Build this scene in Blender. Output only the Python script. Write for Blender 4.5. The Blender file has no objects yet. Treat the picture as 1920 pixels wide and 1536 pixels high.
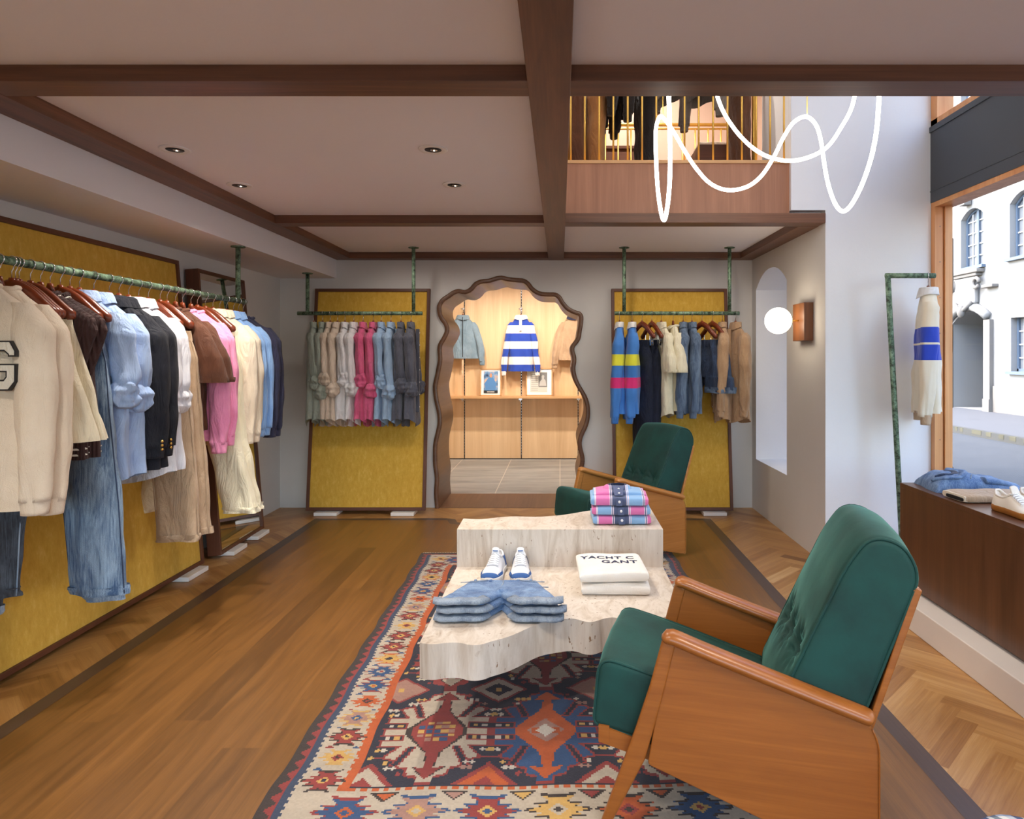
import bpy, bmesh, math, random
from mathutils import Vector, Matrix, noise
PI = math.pi
sc = bpy.context.scene
COL = sc.collection
rad = math.radians

# ------------------------------------------------------------------ camera
FPX, VX, VY, CH = 1250.0, 1050.0, 670.0, 1.3        # focal length and vanishing point in pixels of 1920x1536, eye height
cam_d = bpy.data.cameras.new('camera'); cam = bpy.data.objects.new('camera', cam_d); COL.objects.link(cam)
cam_d.sensor_fit = 'HORIZONTAL'; cam_d.sensor_width = 36; cam_d.lens = 36 * FPX / 1920
cam.location = (0, 0, CH); cam.rotation_euler = (PI / 2, 0, 0)
cam_d.shift_x = (960 - VX) / 1920; cam_d.shift_y = (VY - 768) / 1920
cam_d.clip_start = 0.05
sc.camera = cam

def P(px, py, Y):                                    # survey helper: a photo direction carried to depth Y
    return Vector(((px - VX) * Y / FPX, Y, CH + (VY - py) * Y / FPX))
def PZ(px, py, z):                                   # the same carried to height z
    return P(px, py, (CH - z) * FPX / (py - VY))

# ------------------------------------------------------------------ materials
MATS = {}
def srgb(r, g, b):
    f = lambda c: (c / 255 / 12.92) if c / 255 <= .04045 else ((c / 255 + .055) / 1.055) ** 2.4
    return (f(r), f(g), f(b))
class N:
    def __init__(s, name):
        s.m = bpy.data.materials.new(name); s.m.use_nodes = True; s.t = s.m.node_tree; s.t.nodes.clear()
        s.out = s.add('ShaderNodeOutputMaterial')
    def add(s, typ, **kw):
        n = s.t.nodes.new(typ)
        for k, v in kw.items():
            if k in n.inputs.keys(): n.inputs[k].default_value = v
            else: setattr(n, k, v)
        return n
    def link(s, a, b): s.t.links.new(a, b)
    def bsdf(s, **kw):
        b = s.add('ShaderNodeBsdfPrincipled')
        for k, v in kw.items(): b.inputs[k.replace('_', ' ')].default_value = v
        s.link(b.outputs[0], s.out.inputs[0]); return b
    def coord(s, out='Object', scale=(1, 1, 1), rot=(0, 0, 0)):
        c = s.add('ShaderNodeTexCoord'); m = s.add('ShaderNodeMapping')
        m.inputs['Scale'].default_value = scale; m.inputs['Rotation'].default_value = rot
        s.link(c.outputs[out], m.inputs[0]); return m.outputs[0]
    def noise(s, vec, scale=5, detail=4, rough=.55, dist=0):
        n = s.add('ShaderNodeTexNoise'); n.inputs['Scale'].default_value = scale; n.inputs['Detail'].default_value = detail
        n.inputs['Roughness'].default_value = rough; n.inputs['Distortion'].default_value = dist
        s.link(vec, n.inputs['Vector']); return n.outputs['Fac']
    def ramp(s, fac, stops, interp='LINEAR'):
        r = s.add('ShaderNodeValToRGB'); cr = r.color_ramp; cr.interpolation = interp
        while len(cr.elements) < len(stops): cr.elements.new(.5)
        for e, (p, c) in zip(cr.elements, stops): e.position = p; e.color = (*c, 1) if len(c) == 3 else c
        s.link(fac, r.inputs[0]); return r.outputs[0]
    def bump(s, b, h, strength=.3, dist=.01):
        n = s.add('ShaderNodeBump'); n.inputs['Strength'].default_value = strength; n.inputs['Distance'].default_value = dist
        s.link(h, n.inputs['Height']); s.link(n.outputs[0], b.inputs['Normal'])
    def mix(s, fac, a, b, mode='MIX'):
        n = s.add('ShaderNodeMix'); n.data_type = 'RGBA'; n.blend_type = mode
        for v, i in ((fac, 0), (a, 6), (b, 7)):
            if hasattr(v, 'links'): s.link(v, n.inputs[i])
            else: n.inputs[i].default_value = v if i == 0 else (*v, 1)
        return n.outputs[2]
    def math(s, op, a, b=0.0):
        n = s.add('ShaderNodeMath'); n.operation = op
        for v, i in ((a, 0), (b, 1)):
            if hasattr(v, 'links'): s.link(v, n.inputs[i])
            else: n.inputs[i].default_value = v
        return n.outputs[0]

def plain(name, col, rough=.6, metal=0, **kw):
    n = N(name); n.bsdf(Base_Color=(*col, 1), Roughness=rough, Metallic=metal, **kw); MATS[name] = n.m; return n.m
def plaster(name, col, amp=.06):
    n = N(name); b = n.bsdf(Roughness=.85)
    v = n.coord(); f = n.noise(v, 1.7, 6, .6)
    n.link(n.ramp(f, [(.3, tuple(c * (1 - amp) for c in col)), (.7, tuple(min(1, c * (1 + amp)) for c in col))]), b.inputs['Base Color'])
    n.bump(b, n.noise(v, 60, 5), .12, .004); return n.m
def wood(name, dark, light, axis='X', rough=.4, scale=1, coat=0.0, fine=1.0, contrast=1):
    n = N(name); b = n.bsdf(Roughness=rough, Coat_Weight=coat, Coat_Roughness=.25)
    sc_ = {'X': (.9, 14, 14), 'Y': (14, .9, 14), 'Z': (14, 14, .9)}[axis]
    v = n.coord(scale=tuple(c * scale for c in sc_))
    big = n.noise(v, 1.0, 5, .6, .9)
    sf = {'X': (2, 160, 160), 'Y': (160, 2, 160), 'Z': (160, 160, 2)}[axis]
    fn = n.noise(n.coord(scale=sf), fine, 3, .6)
    mid = tuple((a + c) / 2 for a, c in zip(dark, light))
    c1 = n.ramp(big, [(.5 - .2 / contrast, dark), (.5, mid), (.5 + .2 / contrast, light)])
    c2 = n.mix(n.math('MULTIPLY', n.ramp(fn, [(.35, (1, 1, 1)), (.6, (0, 0, 0))]), .35), c1, dark)
    n.link(c2, b.inputs['Base Color'])
    n.bump(b, fn, .08, .002); return n.m
def cloth(name, col, col2=None, rough=.85, weave=500, sheen=.25, mottled=.12, bump=.15, fold=.75, ribs=0):
    n = N(name); b = n.bsdf(Roughness=rough, Sheen_Weight=sheen, Sheen_Roughness=.4)
    v = n.coord()
    f = n.noise(v, 9, 5, .6)
    c2 = col2 or tuple(c * (1 - mottled * 2) for c in col)
    n.link(n.ramp(f, [(.35, c2), (.65, col)]), b.inputs['Base Color'])
    h1 = n.noise(v, weave, 2); h2 = n.noise(n.coord(scale=(1, 1, .3)), 15, 5, .55, 1.5)
    h = n.math('ADD', n.math('MULTIPLY', h1, .12), n.math('MULTIPLY', h2, fold * 2))
    if ribs:
        w = n.add('ShaderNodeTexWave'); w.inputs['Scale'].default_value = ribs; w.inputs['Distortion'].default_value = .3
        n.link(v, w.inputs['Vector']); h = n.math('ADD', h, n.math('MULTIPLY', w.outputs['Fac'], .5))
    n.bump(b, h, .8, .020); return n.m
def banded(name, bands, axis=2, lo=-1.3, hi=.2, base=(.5, .5, .5), rough=.85, sheen=.2):
    n = N(name); b = n.bsdf(Roughness=rough, Sheen_Weight=sheen)
    v = n.coord(); s = n.add('ShaderNodeSeparateXYZ'); n.link(v, s.inputs[0])
    t = n.math('DIVIDE', n.math('SUBTRACT', s.outputs[axis], lo), hi - lo)
    st = [(0, base)]
    for a, z, c in sorted(bands):
        st.append(((a - lo) / (hi - lo), c)); st.append(((z - lo) / (hi - lo), base))
    clean = []
    for p_, c in st:
        if clean and abs(clean[-1][0] - p_) < 1e-4: clean[-1] = (p_, c)
        else: clean.append((p_, c))
    n.link(n.ramp(t, clean[:32], 'CONSTANT'), b.inputs['Base Color'])
    h2 = n.noise(n.coord(scale=(1, 1, .35)), 26, 3, .5, .6)
    n.bump(b, n.math('ADD', h2, n.math('MULTIPLY', n.noise(v, 400, 2), .15)), .4, .006); return n.m
def denim(name, dark, light, fade=.5):
    n = N(name); b = n.bsdf(Roughness=.85, Sheen_Weight=.15)
    v = n.coord(); f = n.noise(n.coord(scale=(2.6, 2.6, .5)), 6, 6, .66, .7); w = n.noise(v, 380, 2); st = n.noise(n.coord(scale=(1, 1, .04)), 240, 2)
    f = n.math('ADD', f, n.math('MULTIPLY', n.math('SUBTRACT', st, .5), .5))
    c1 = n.ramp(f, [(.5 - fade * .26, dark), (.5 + fade * .30, light)])
    n.link(n.mix(n.math('MULTIPLY', w, .35), c1, tuple(c * .45 for c in dark)), b.inputs['Base Color'])
    h = n.math('ADD', n.math('MULTIPLY', w, .2), n.math('MULTIPLY', n.noise(n.coord(scale=(1, 1, .5)), 20, 4, .55, 1.2), 1.0))
    n.bump(b, h, .7, .012); return n.m
def emit(name, col, s):
    n = N(name); e = n.add('ShaderNodeEmission'); e.inputs[0].default_value = (*col, 1); e.inputs[1].default_value = s
    n.link(e.outputs[0], n.out.inputs[0]); return n.m

M = {}
M['wall'] = plaster('wall plaster', srgb(216, 214, 212), .03)
M['white'] = plaster('white plaster', srgb(236, 237, 240), .02)
M['ceil'] = plaster('ceiling paint', srgb(240, 238, 243), .01)
M['soffit'] = plaster('soffit paint', srgb(232, 230, 234), .01)
M['plinth'] = plaster('plinth plaster', srgb(222, 212, 203), .03)
M['beamX'] = wood('beam walnut cross', srgb(88, 57, 40), srgb(130, 86, 60), 'X', .45)
M['beamY'] = wood('beam walnut long', srgb(88, 57, 40), srgb(130, 86, 60), 'Y', .45)
M['walnutX'] = wood('walnut frame cross', srgb(82, 46, 30), srgb(112, 66, 44), 'X', .5)
M['walnutZ'] = wood('walnut frame upright', srgb(82, 46, 30), srgb(112, 66, 44), 'Z', .5)
M['counter'] = wood('counter walnut', srgb(80, 50, 32), srgb(108, 70, 46), 'Z', .3, .9)
M['fascia'] = wood('fascia veneer', srgb(150, 102, 76), srgb(182, 130, 100), 'Z', .5, 1, contrast=.8)
M['oakpanel'] = wood('light oak veneer', srgb(216, 176, 130), srgb(238, 204, 160), 'Z', .45, .55)
M['shelfoak'] = wood('shelf oak', srgb(195, 145, 95), srgb(222, 176, 122), 'X', .45)
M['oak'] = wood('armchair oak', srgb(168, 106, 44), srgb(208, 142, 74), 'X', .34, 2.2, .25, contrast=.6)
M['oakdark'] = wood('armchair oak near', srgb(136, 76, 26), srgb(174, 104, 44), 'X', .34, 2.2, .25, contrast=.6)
M['hanger'] = wood('hanger wood', srgb(98, 38, 16), srgb(140, 62, 28), 'X', .3, 1, .4)
M['arch'] = wood('archway walnut', srgb(92, 62, 44), srgb(122, 86, 62), 'Y', .38)
M['winwood'] = wood('window oak', srgb(206, 138, 82), srgb(236, 176, 118), 'Z', .4)
M['sconcewood'] = wood('sconce wood', srgb(96, 58, 34), srgb(136, 84, 50), 'Z', .4)
M['chrome'] = plain('polished steel', (.75, .75, .76), .18, 1)
M['brass'] = plain('brushed brass', srgb(240, 196, 100), .38, .85)
M['iron'] = plain('dark metal', (.03, .032, .036), .5, .6)
M['lintel'] = plain('dark painted steel', srgb(66, 70, 76), .5)
M['black'] = plain('black', (.012, .012, .014), .5)
M['whitepaint'] = plain('white lacquer', (.82, .8, .79), .4)
M['block'] = plain('white acrylic block', (.88, .86, .83), .25)
M['rubber_white'] = plain('white rubber', (.66, .66, .65), .5)
M['gum'] = plain('gum rubber', srgb(166, 104, 42), .5)
M['leather_white'] = plain('white leather', (.70, .70, .72), .42)
M['leather_cream'] = plain('cream leather', srgb(236, 226, 212), .45)
M['suede_blue'] = plain('blue suede', srgb(48, 88, 148), .8)
M['lace'] = plain('white lace', (.88, .88, .9), .8)
M['pearl'] = plain('pearl button', (.8, .8, .82), .25)
M['gold'] = plain('gold button', srgb(214, 170, 90), .25, 1)
M['paper'] = plain('poster paper', (.86, .85, .82), .7)
M['mirror'] = plain('mirror glass', (.86, .87, .86), .02, 1)
M['felt'] = plain('underside', (.05, .045, .04), .8)
M['globe'] = emit('opal globe', (1, .84, .62), 9)
M['rope'] = emit('light rope', (1, .93, .82), 14)
M['led'] = emit('lamp diode', (1, .8, .55), 25)
n = N('verdigris tube'); b = n.bsdf(Roughness=.6, Metallic=.35)
n.link(n.ramp(n.noise(n.coord(scale=(1, 1, 1)), 38, 5, .7), [(.36, srgb(46, 50, 40)), (.47, srgb(92, 118, 96)), (.62, srgb(140, 166, 140))]), b.inputs['Base Color'])
M['patina'] = n.m
n = N('mustard fabric'); b = n.bsdf(Roughness=.9, Sheen_Weight=.35, Sheen_Tint=(1, .8, .3, 1))
v = n.coord(scale=(1, 1, .45)); f = n.noise(v, 34, 6, .75); g = n.noise(n.coord(), 420, 2)
n.link(n.ramp(f, [(.3, srgb(204, 156, 52)), (.55, srgb(218, 174, 68)), (.72, srgb(230, 192, 98))]), b.inputs['Base Color'])
n.bump(b, n.math('ADD', f, g), .3, .003); M['mustard'] = n.m
n = N('green velvet'); b = n.bsdf(Roughness=.75, Sheen_Weight=.4, Sheen_Roughness=.3, Sheen_Tint=(.35, .9, .75, 1))
v = n.coord(); f = n.noise(v, 5, 5, .6)
n.link(n.ramp(f, [(.35, srgb(3, 48, 43)), (.65, srgb(8, 68, 61))]), b.inputs['Base Color'])
n.bump(b, n.math('ADD', n.math('MULTIPLY', n.noise(v, 14, 3), .6), n.math('MULTIPLY', n.noise(v, 500, 2), .1)), .25, .006); M['velvet'] = n.m
n = N('travertine'); b = n.bsdf(Roughness=.42)
v = n.coord(scale=(9, 4, 1.1)); f = n.noise(v, 1.8, 8, .66, .8)
c1 = n.ramp(f, [(.30, srgb(170, 152, 134)), (.42, srgb(196, 182, 166)), (.56, srgb(214, 203, 190)), (.72, srgb(196, 180, 164))])
pit = n.noise(n.coord(scale=(1, 1, .35)), 75, 3, .6); zone = n.noise(n.coord(scale=(5, 2, .6)), 2.2, 3)
pm = n.math('MULTIPLY', n.ramp(pit, [(.64, (0, 0, 0)), (.665, (1, 1, 1))]), n.ramp(zone, [(.46, (0, 0, 0)), (.54, (1, 1, 1))]))
n.link(n.mix(pm, c1, srgb(138, 108, 80)), b.inputs['Base Color']); n.bump(b, n.math('SUBTRACT', 1, pm), .4, .003); M['travertine'] = n.m
def planks(name, stops, contrast, grain=40):
    n = N(name); b = n.bsdf(Roughness=.36, Coat_Weight=.12, Coat_Roughness=.3)
    a = n.add('ShaderNodeAttribute'); a.attribute_name = 'tone'
    uv = n.add('ShaderNodeTexCoord'); mp = n.add('ShaderNodeMapping'); mp.inputs['Scale'].default_value = (2.2, grain, 1); n.link(uv.outputs['UV'], mp.inputs[0])
    f = n.noise(mp.outputs[0], 1, 6, .65, .5); mp2 = n.add('ShaderNodeMapping'); mp2.inputs['Scale'].default_value = (3, 260, 1); n.link(uv.outputs['UV'], mp2.inputs[0]); g = n.noise(mp2.outputs[0], 1, 2)
    t = n.math('ADD', n.math('MULTIPLY', a.outputs['Fac'], contrast), n.math('MULTIPLY', n.math('SUBTRACT', f, .5), .9))
    t = n.math('ADD', t, n.math('MULTIPLY', n.math('SUBTRACT', g, .5), .3))
    n.link(n.ramp(t, stops), b.inputs['Base Color']); n.bump(b, g, .06, .002)
    n.link(n.math('ADD', .30, n.math('MULTIPLY', f, .18)), b.inputs['Roughness']); return n.m
M['herring'] = planks('herringbone parquet', [(0.05, srgb(122, 78, 36)), (.4, srgb(160, 112, 60)), (.7, srgb(184, 138, 82)), (1, srgb(204, 164, 112))], 1.0)
M['boards'] = planks('oak floorboards', [(0.05, srgb(102, 68, 32)), (.45, srgb(134, 90, 42)), (.8, srgb(156, 110, 58))], .55, 26)
M['inlay'] = planks('dark inlay strip', [(0.1, srgb(70, 52, 42)), (.8, srgb(98, 76, 62))], .6)
n = N('grey stone tiles'); b = n.bsdf(Roughness=.4)
v = n.coord(scale=(.5, 2.2, 1)); f = n.noise(v, 2.5, 7, .65, .4)
br = n.add('ShaderNodeTexBrick'); br.offset = 0; br.inputs['Scale'].default_value = 1; br.inputs['Brick Width'].default_value = .62; br.inputs['Row Height'].default_value = 1.2; br.inputs['Mortar Size'].default_value = .004
n.link(n.coord(), br.inputs['Vector'])
n.link(n.mix(br.outputs['Fac'], n.ramp(f, [(.3, srgb(118, 120, 120)), (.7, srgb(166, 166, 162))]), srgb(196, 190, 176)), b.inputs['Base Color']); M['tiles'] = n.m
n = N('asphalt'); b = n.bsdf(Roughness=.8)
n.link(n.ramp(n.noise(n.coord(), 3, 8, .7), [(.3, srgb(60, 62, 64)), (.7, srgb(70, 72, 74))]), b.inputs['Base Color']); M['asphalt'] = n.m
M['facade'] = plaster('facade render', srgb(140, 138, 134), .03)
M['stonebase'] = plaster('facade stone', srgb(116, 111, 104), .06)
M['pave'] = plaster('pavement stone', srgb(86, 86, 87), .06)
M['kerb'] = plaster('kerb granite', srgb(72, 71, 66), .1)
M['bluewin'] = plain('blue grey window paint', srgb(84, 100, 118), .5)
M['winglass'] = plain('house window pane', (.16, .17, .18), .15, 0)
M['rough_stone'] = plaster('rough stone jamb', srgb(96, 93, 88), .25)
M['doorpaint'] = plain('dark door paint', srgb(56, 62, 68), .5)
n = N('clear glazing'); tr = n.add('ShaderNodeBsdfTransparent'); gl = n.add('ShaderNodeBsdfGlossy'); gl.inputs['Roughness'].default_value = .0
fr = n.add('ShaderNodeLayerWeight'); fr.inputs[0].default_value = .5; mx = n.add('ShaderNodeMixShader')
n.link(n.math('MULTIPLY', n.math('POWER', fr.outputs['Facing'], 4.0), .25), mx.inputs[0]); n.link(tr.outputs[0], mx.inputs[1]); n.link(gl.outputs[0], mx.inputs[2]); n.link(mx.outputs[0], n.out.inputs[0]); M['glass'] = n.m

# ------------------------------------------------------------------ mesh helpers
def new_bm(): return bmesh.new()
def obj(name, bm, mat, parent=None, smooth=False, loc=None):
    bmesh.ops.recalc_face_normals(bm, faces=bm.faces)
    me = bpy.data.meshes.new(name); bm.to_mesh(me); bm.free()
    for m in (mat if isinstance(mat, (list, tuple)) else [mat]): me.materials.append(m)
    if smooth:
        for p_ in me.polygons: p_.use_smooth = True
    o = bpy.data.objects.new(name, me); COL.objects.link(o)
    if parent is not None: o.parent = parent
    if loc is not None: o.location = loc
    return o
def smooth_angle(o, a=38):
    for p_ in o.data.polygons: p_.use_smooth = True
    o.data.set_sharp_from_angle(angle=rad(a)); return o
def bevel_mod(o, w=.004, seg=2):
    m = o.modifiers.new('bevel', 'BEVEL'); m.width = w; m.segments = seg; m.limit_method = 'ANGLE'; m.angle_limit = rad(35); return o
def tag(o, label, cat, group=None, kind=None):
    o['label'] = label; o['category'] = cat
    if group: o['group'] = group
    if kind: o['kind'] = kind
    return o
def thing(name, label, cat, loc=(0, 0, 0), rz=0, group=None):
    o = bpy.data.objects.new(name, None); COL.objects.link(o); o.empty_display_size = .1
    o.location = loc; o.rotation_euler = (0, 0, rz); return tag(o, label, cat, group)
def struct(name, bm, mat, label=None, cat=None, bevel=0):
    o = obj(name, bm, mat); o['kind'] = 'structure'
    if label: o['label'] = label
    o['category'] = cat or name.split('_')[0].split('.')[0]
    if bevel: bevel_mod(o, bevel)
    return o
def box(bm, x0, x1, y0, y1, z0, z1, mi=0):
    vs = [bm.verts.new((x, y, z)) for z in (z0, z1) for x, y in ((x0, y0), (x1, y0), (x1, y1), (x0, y1))]
    fs = [(0, 3, 2, 1), (4, 5, 6, 7), (0, 1, 5, 4), (1, 2, 6, 5), (2, 3, 7, 6), (3, 0, 4, 7)]
    for f in fs:
        fc = bm.faces.new([vs[i] for i in f]); fc.material_index = mi
    return vs
def boxm(*a):
    bm = new_bm()
    if isinstance(a[0], (list, tuple)):
        for q in a: box(bm, *q)
    else: box(bm, *a)
    return bm
def prism(bm, pts, y0, y1, plane='XZ'):
    """polygon in a plane extruded along the third axis"""
    def mk(p_, t):
        return {'XZ': (p_[0], t, p_[1]), 'XY': (p_[0], p_[1], t), 'YZ': (t, p_[0], p_[1])}[plane]
    a = [bm.verts.new(mk(p_, y0)) for p_ in pts]; b_ = [bm.verts.new(mk(p_, y1)) for p_ in pts]
    n_ = len(pts)
    bm.faces.new(a); bm.faces.new(b_[::-1])
    for i in range(n_): bm.faces.new((a[i], b_[i], b_[(i + 1) % n_], a[(i + 1) % n_]))
    return bm
def lerp(a, b_, t): return a + (b_ - a) * t
def sample(keys, t):
    """keys: list of tuples, first value is the parameter 0..1"""
    for i in range(len(keys) - 1):
        if t <= keys[i + 1][0] or i == len(keys) - 2:
            a, b_ = keys[i], keys[i + 1]
            u = (t - a[0]) / max(1e-9, b_[0] - a[0]); u = max(0, min(1, u))
            return [lerp(x, y, u) for x, y in zip(a[1:], b_[1:])]
def catmull(pts, n_per=8, closed=False):
    pts = [Vector(p_) for p_ in pts]; out = []; L = len(pts)
    rng = range(L) if closed else range(L - 1)
    for i in rng:
        g = lambda k: pts[k % L] if closed else pts[max(0, min(L - 1, k))]
        p0, p1, p2, p3 = g(i - 1), g(i), g(i + 1), g(i + 2)
        for j in range(n_per):
            t = j / n_per
            out.append(.5 * ((2 * p1) + (p2 - p0) * t + (2 * p0 - 5 * p1 + 4 * p2 - p3) * t * t + (3 * p1 - p0 - 3 * p2 + p3) * t ** 3))
    if not closed: out.append(pts[-1].copy())
    return out
def tube(bm, pts, r, seg=10, caps=True, closed=False, flat=None):
    pts = [Vector(p_) for p_ in pts]; rings = []; L = len(pts); prev = None
    for i, p_ in enumerate(pts):
        if closed: d = pts[(i + 1) % L] - pts[i - 1]
        else: d = pts[min(L - 1, i + 1)] - pts[max(0, i - 1)]
        d.normalize()
        if prev is None:
            up = Vector((0, 0, 1)) if abs(d.z) < .9 else Vector((0, 1, 0))
            s = d.cross(up).normalized()
        else: s = (prev - d * prev.dot(d)).normalized()
        prev = s; u = s.cross(d).normalized()
        rr = r[i] if isinstance(r, (list, tuple)) else r
        ra, rb = rr if isinstance(rr, (list, tuple)) else (rr, rr)
        rings.append([bm.verts.new(p_ + s * math.cos(2 * PI * k / seg) * ra + u * math.sin(2 * PI * k / seg) * rb) for k in range(seg)])
    for i in range(L if closed else L - 1):
        A, B = rings[i], rings[(i + 1) % L]
        for k in range(seg): bm.faces.new((A[k], A[(k + 1) % seg], B[(k + 1) % seg], B[k]))
    if caps and not closed: bm.faces.new(rings[0][::-1]); bm.faces.new(rings[-1])
    return rings
def lathe(bm, prof, seg=24, center=(0, 0, 0)):
    cx, cy, cz = center; rings = []
    for r_, z_ in prof:
        rings.append([bm.verts.new((cx + r_ * math.cos(2 * PI * k / seg), cy + r_ * math.sin(2 * PI * k / seg), cz + z_)) for k in range(seg)])
    for A, B in zip(rings, rings[1:]):
        for k in range(seg): bm.faces.new((A[k], A[(k + 1) % seg], B[(k + 1) % seg], B[k]))
    if prof[0][0] > 1e-5: bm.faces.new(rings[0][::-1])
    if prof[-1][0] > 1e-5: bm.faces.new(rings[-1])
    bmesh.ops.remove_doubles(bm, verts=bm.verts, dist=1e-6)
def ball(bm, c, r, u=16, v=10):
    res = bmesh.ops.create_uvsphere(bm, u_segments=u, v_segments=v, radius=1)
    rr = r if isinstance(r, (list, tuple)) else (r, r, r)
    for w in res['verts']: w.co = Vector((w.co.x * rr[0] + c[0], w.co.y * rr[1] + c[1], w.co.z * rr[2] + c[2]))
def nz(x, y, z, s=0): return noise.noise(Vector((x + s * 7.31, y - s * 3.7, z + s * 1.93)))
def slices(bm, keys, n_=30, rows=26, fold=(5, 0, .01), namp=.004, seed=1, cap_top=False, cap_bot=False, square=1.0, hem=None, nfreq=14, ridge=0.0):
    """loft of horizontal rings; keys = (z, cx, cy, rx, ry) from the top down, with hanging folds growing downwards"""
    z0, z1 = keys[0][0], keys[-1][0]
    ks = [((k[0] - z0) / (z1 - z0),) + tuple(k[1:]) for k in keys]
    rings = []
    for i in range(rows + 1):
        t = i / rows; cx, cy, rx, ry = sample(ks, t); z = lerp(z0, z1, t); ring = []
        for k in range(n_):
            a = 2 * PI * k / n_; c, s = math.cos(a), math.sin(a)
            ex = lambda q: math.copysign(abs(q) ** square, q)
            x, y = ex(c) * rx, ex(s) * ry
            amp = lerp(fold[1], fold[2], t)
            f = amp * math.sin(fold[0] * a + 3 * nz(t * 1.5, a * .3, seed, seed) + seed * 2.1)
            f += namp * nz((cx + x) * nfreq, (cy + y) * nfreq, z * nfreq * .6, seed) * 2
            f += ridge * lerp(.35, 1, t) * (.35 - abs(nz((cx + x) * 15, (cy + y) * 15, z * 4.5 + seed, seed + 3)) * 2.2)
            L_ = math.hypot(c, s); x += c * f; y += s * f
            zz = z + (hem(a, t) if hem else 0)
            ring.append(bm.verts.new((cx + x, cy + y, zz)))
        rings.append(ring)
    for A, B in zip(rings, rings[1:]):
        for k in range(n_): bm.faces.new((A[k], A[(k + 1) % n_], B[(k + 1) % n_], B[k]))
    if cap_top: bm.faces.new(rings[0][::-1])
    if cap_bot: bm.faces.new(rings[-1])
    return rings
def copy_tree(o, parent=None):
    c = o.copy(); COL.objects.link(c)
    if parent is not None: c.parent = parent
    for ch in list(o.children): copy_tree(ch, c)
    return c

# ------------------------------------------------------------------ room shell
XL, XR, XW = -2.42, 1.66, 2.32          # left wall, right wall, window line
YB, YP, YF = 5.76, 4.17, -2.6           # back wall, pier face, wall behind the camera
ZC, ZB = 2.19, 2.14                     # ceiling, underside of the beams

def clip_poly(poly, x0, x1, y0, y1):
    for ax, lim, sg in ((0, x0, 1), (0, x1, -1), (1, y0, 1), (1, y1, -1)):
        out = []
        for i in range(len(poly)):
            a, b_ = poly[i - 1], poly[i]
            ia, ib = (a[ax] - lim) * sg >= 0, (b_[ax] - lim) * sg >= 0
            if ia != ib:
                t = (lim - a[ax]) / (b_[ax] - a[ax]); out.append(tuple(lerp(p_, q, t) for p_, q in zip(a, b_)))
            if ib: out.append(b_)
        poly = out
        if len(poly) < 3: return []
    return poly
def plank_mesh(name, pieces, mat, z, kindname=None):
    """pieces: (polygon of (x, y, u, v), tone)"""
    me = bpy.data.meshes.new(name); V = []; F = []; T = []; U = []
    for poly, tone in pieces:
        s = len(V)
        for q in poly: V.append((q[0], q[1], z)); U += [q[2], q[3]]; T += [tone, tone, tone, 1]
        F.append(list(range(s, s + len(poly))))
    me.from_pydata(V, [], F)
    uv = me.uv_layers.new(name='UVMap'); uv.data.foreach_set('uv', U)
    ca = me.color_attributes.new('tone', 'FLOAT_COLOR', 'CORNER'); ca.data.foreach_set('color', T)
    me.materials.append(mat)
    o = bpy.data.objects.new(name, me); COL.objects.link(o); o['kind'] = 'structure'; o['category'] = 'floor'; return o
rng = random.Random(4)
pieces = []; LB, WB = .36, .072; c45 = math.sqrt(.5)
for i in range(-90, 90):
    for j in range(-12, 13):
        ox, oy = i * WB + j * LB, i * WB - j * LB
        for (bx, by, w, h, hor) in ((0, 0, LB, WB, 1), (LB, WB - LB, WB, LB, 0)):
            q = [(ox + bx, oy + by), (ox + bx + w, oy + by), (ox + bx + w, oy + by + h), (ox + bx, oy + by + h)]
            r1, r2 = rng.random() * 50, rng.random() * 50
            uvs = [(0, 0), (w, 0), (w, h), (0, h)] if hor else [(0, 0), (0, w), (h, w), (h, 0)]
            poly = [((x - y) * c45 - .3, (x + y) * c45 + 1.8, u + r1, v_ + r2) for (x, y), (u, v_) in zip(q, uvs)]
            if all(-1.85 < p_[0] < 1.1 and p_[1] < 4.7 for p_ in poly): continue
            poly = clip_poly(poly, XL, XW, -.6, YB)
            if poly: pieces.append((poly, min(1, max(0, rng.gauss(.52, .12)))))
fl = plank_mesh('floor', pieces, M['herring'], 0)
fl['label'] = 'herringbone oak parquet border of the shop floor'
bm = boxm(XL - .3, XW + .3, YF - .3, YB, -.2, -.004)
struct('floor', bm, M['felt'], 'screed under the parquet')
# central boards with the notch in front of the archway, then the dark inlay strip around them
notch = [(-.90, 5.31), (-.86, 5.2), (-.72, 5.13), (-.60, 5.0), (-.52, 4.84), (-.34, 4.76), (-.18, 4.66), (0.0, 4.62), (.2, 4.66), (.36, 4.77), (.52, 4.84), (.62, 5.0), (.72, 5.13), (.86, 5.22), (.90, 5.31)]
xi0, xi1, yi1 = -1.90, 1.14, 5.31
bdy = [(xi0, -.6), (xi1, -.6), (xi1, yi1)] + [(a, b_) for a, b_ in reversed(notch)] + [(xi0, yi1)]
from mathutils.geometry import tessellate_polygon
def flat_region(poly):
    t = tessellate_polygon([[Vector((x, y, 0)) for x, y in poly]]); return [[poly[i] for i in tri] for tri in t]
pieces = []
tris = flat_region(bdy)
y_cuts = {}
BW = .13; k = 0; x = xi0
while x < xi1:
    x2 = min(xi1, x + BW); y = -.6 - rng.random() * 1.2
    while y < yi1:
        y2 = y + 1.3 + rng.random() * 1.0; tone = min(1, max(0, rng.gauss(.5, .16))); r1, r2 = rng.random() * 50, rng.random() * 50
        for tri in tris:
            pl = clip_poly([(a, b_) for a, b_ in tri], x, x2, y, min(y2, yi1))
            if len(pl) > 2: pieces.append(([(a, b_, b_ + r1, a + r2) for a, b_ in pl], tone))
        y = y2
    x = x2
o = plank_mesh('floor', pieces, M['boards'], .0012); o['label'] = 'long oak boards in the middle of the floor'
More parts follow.
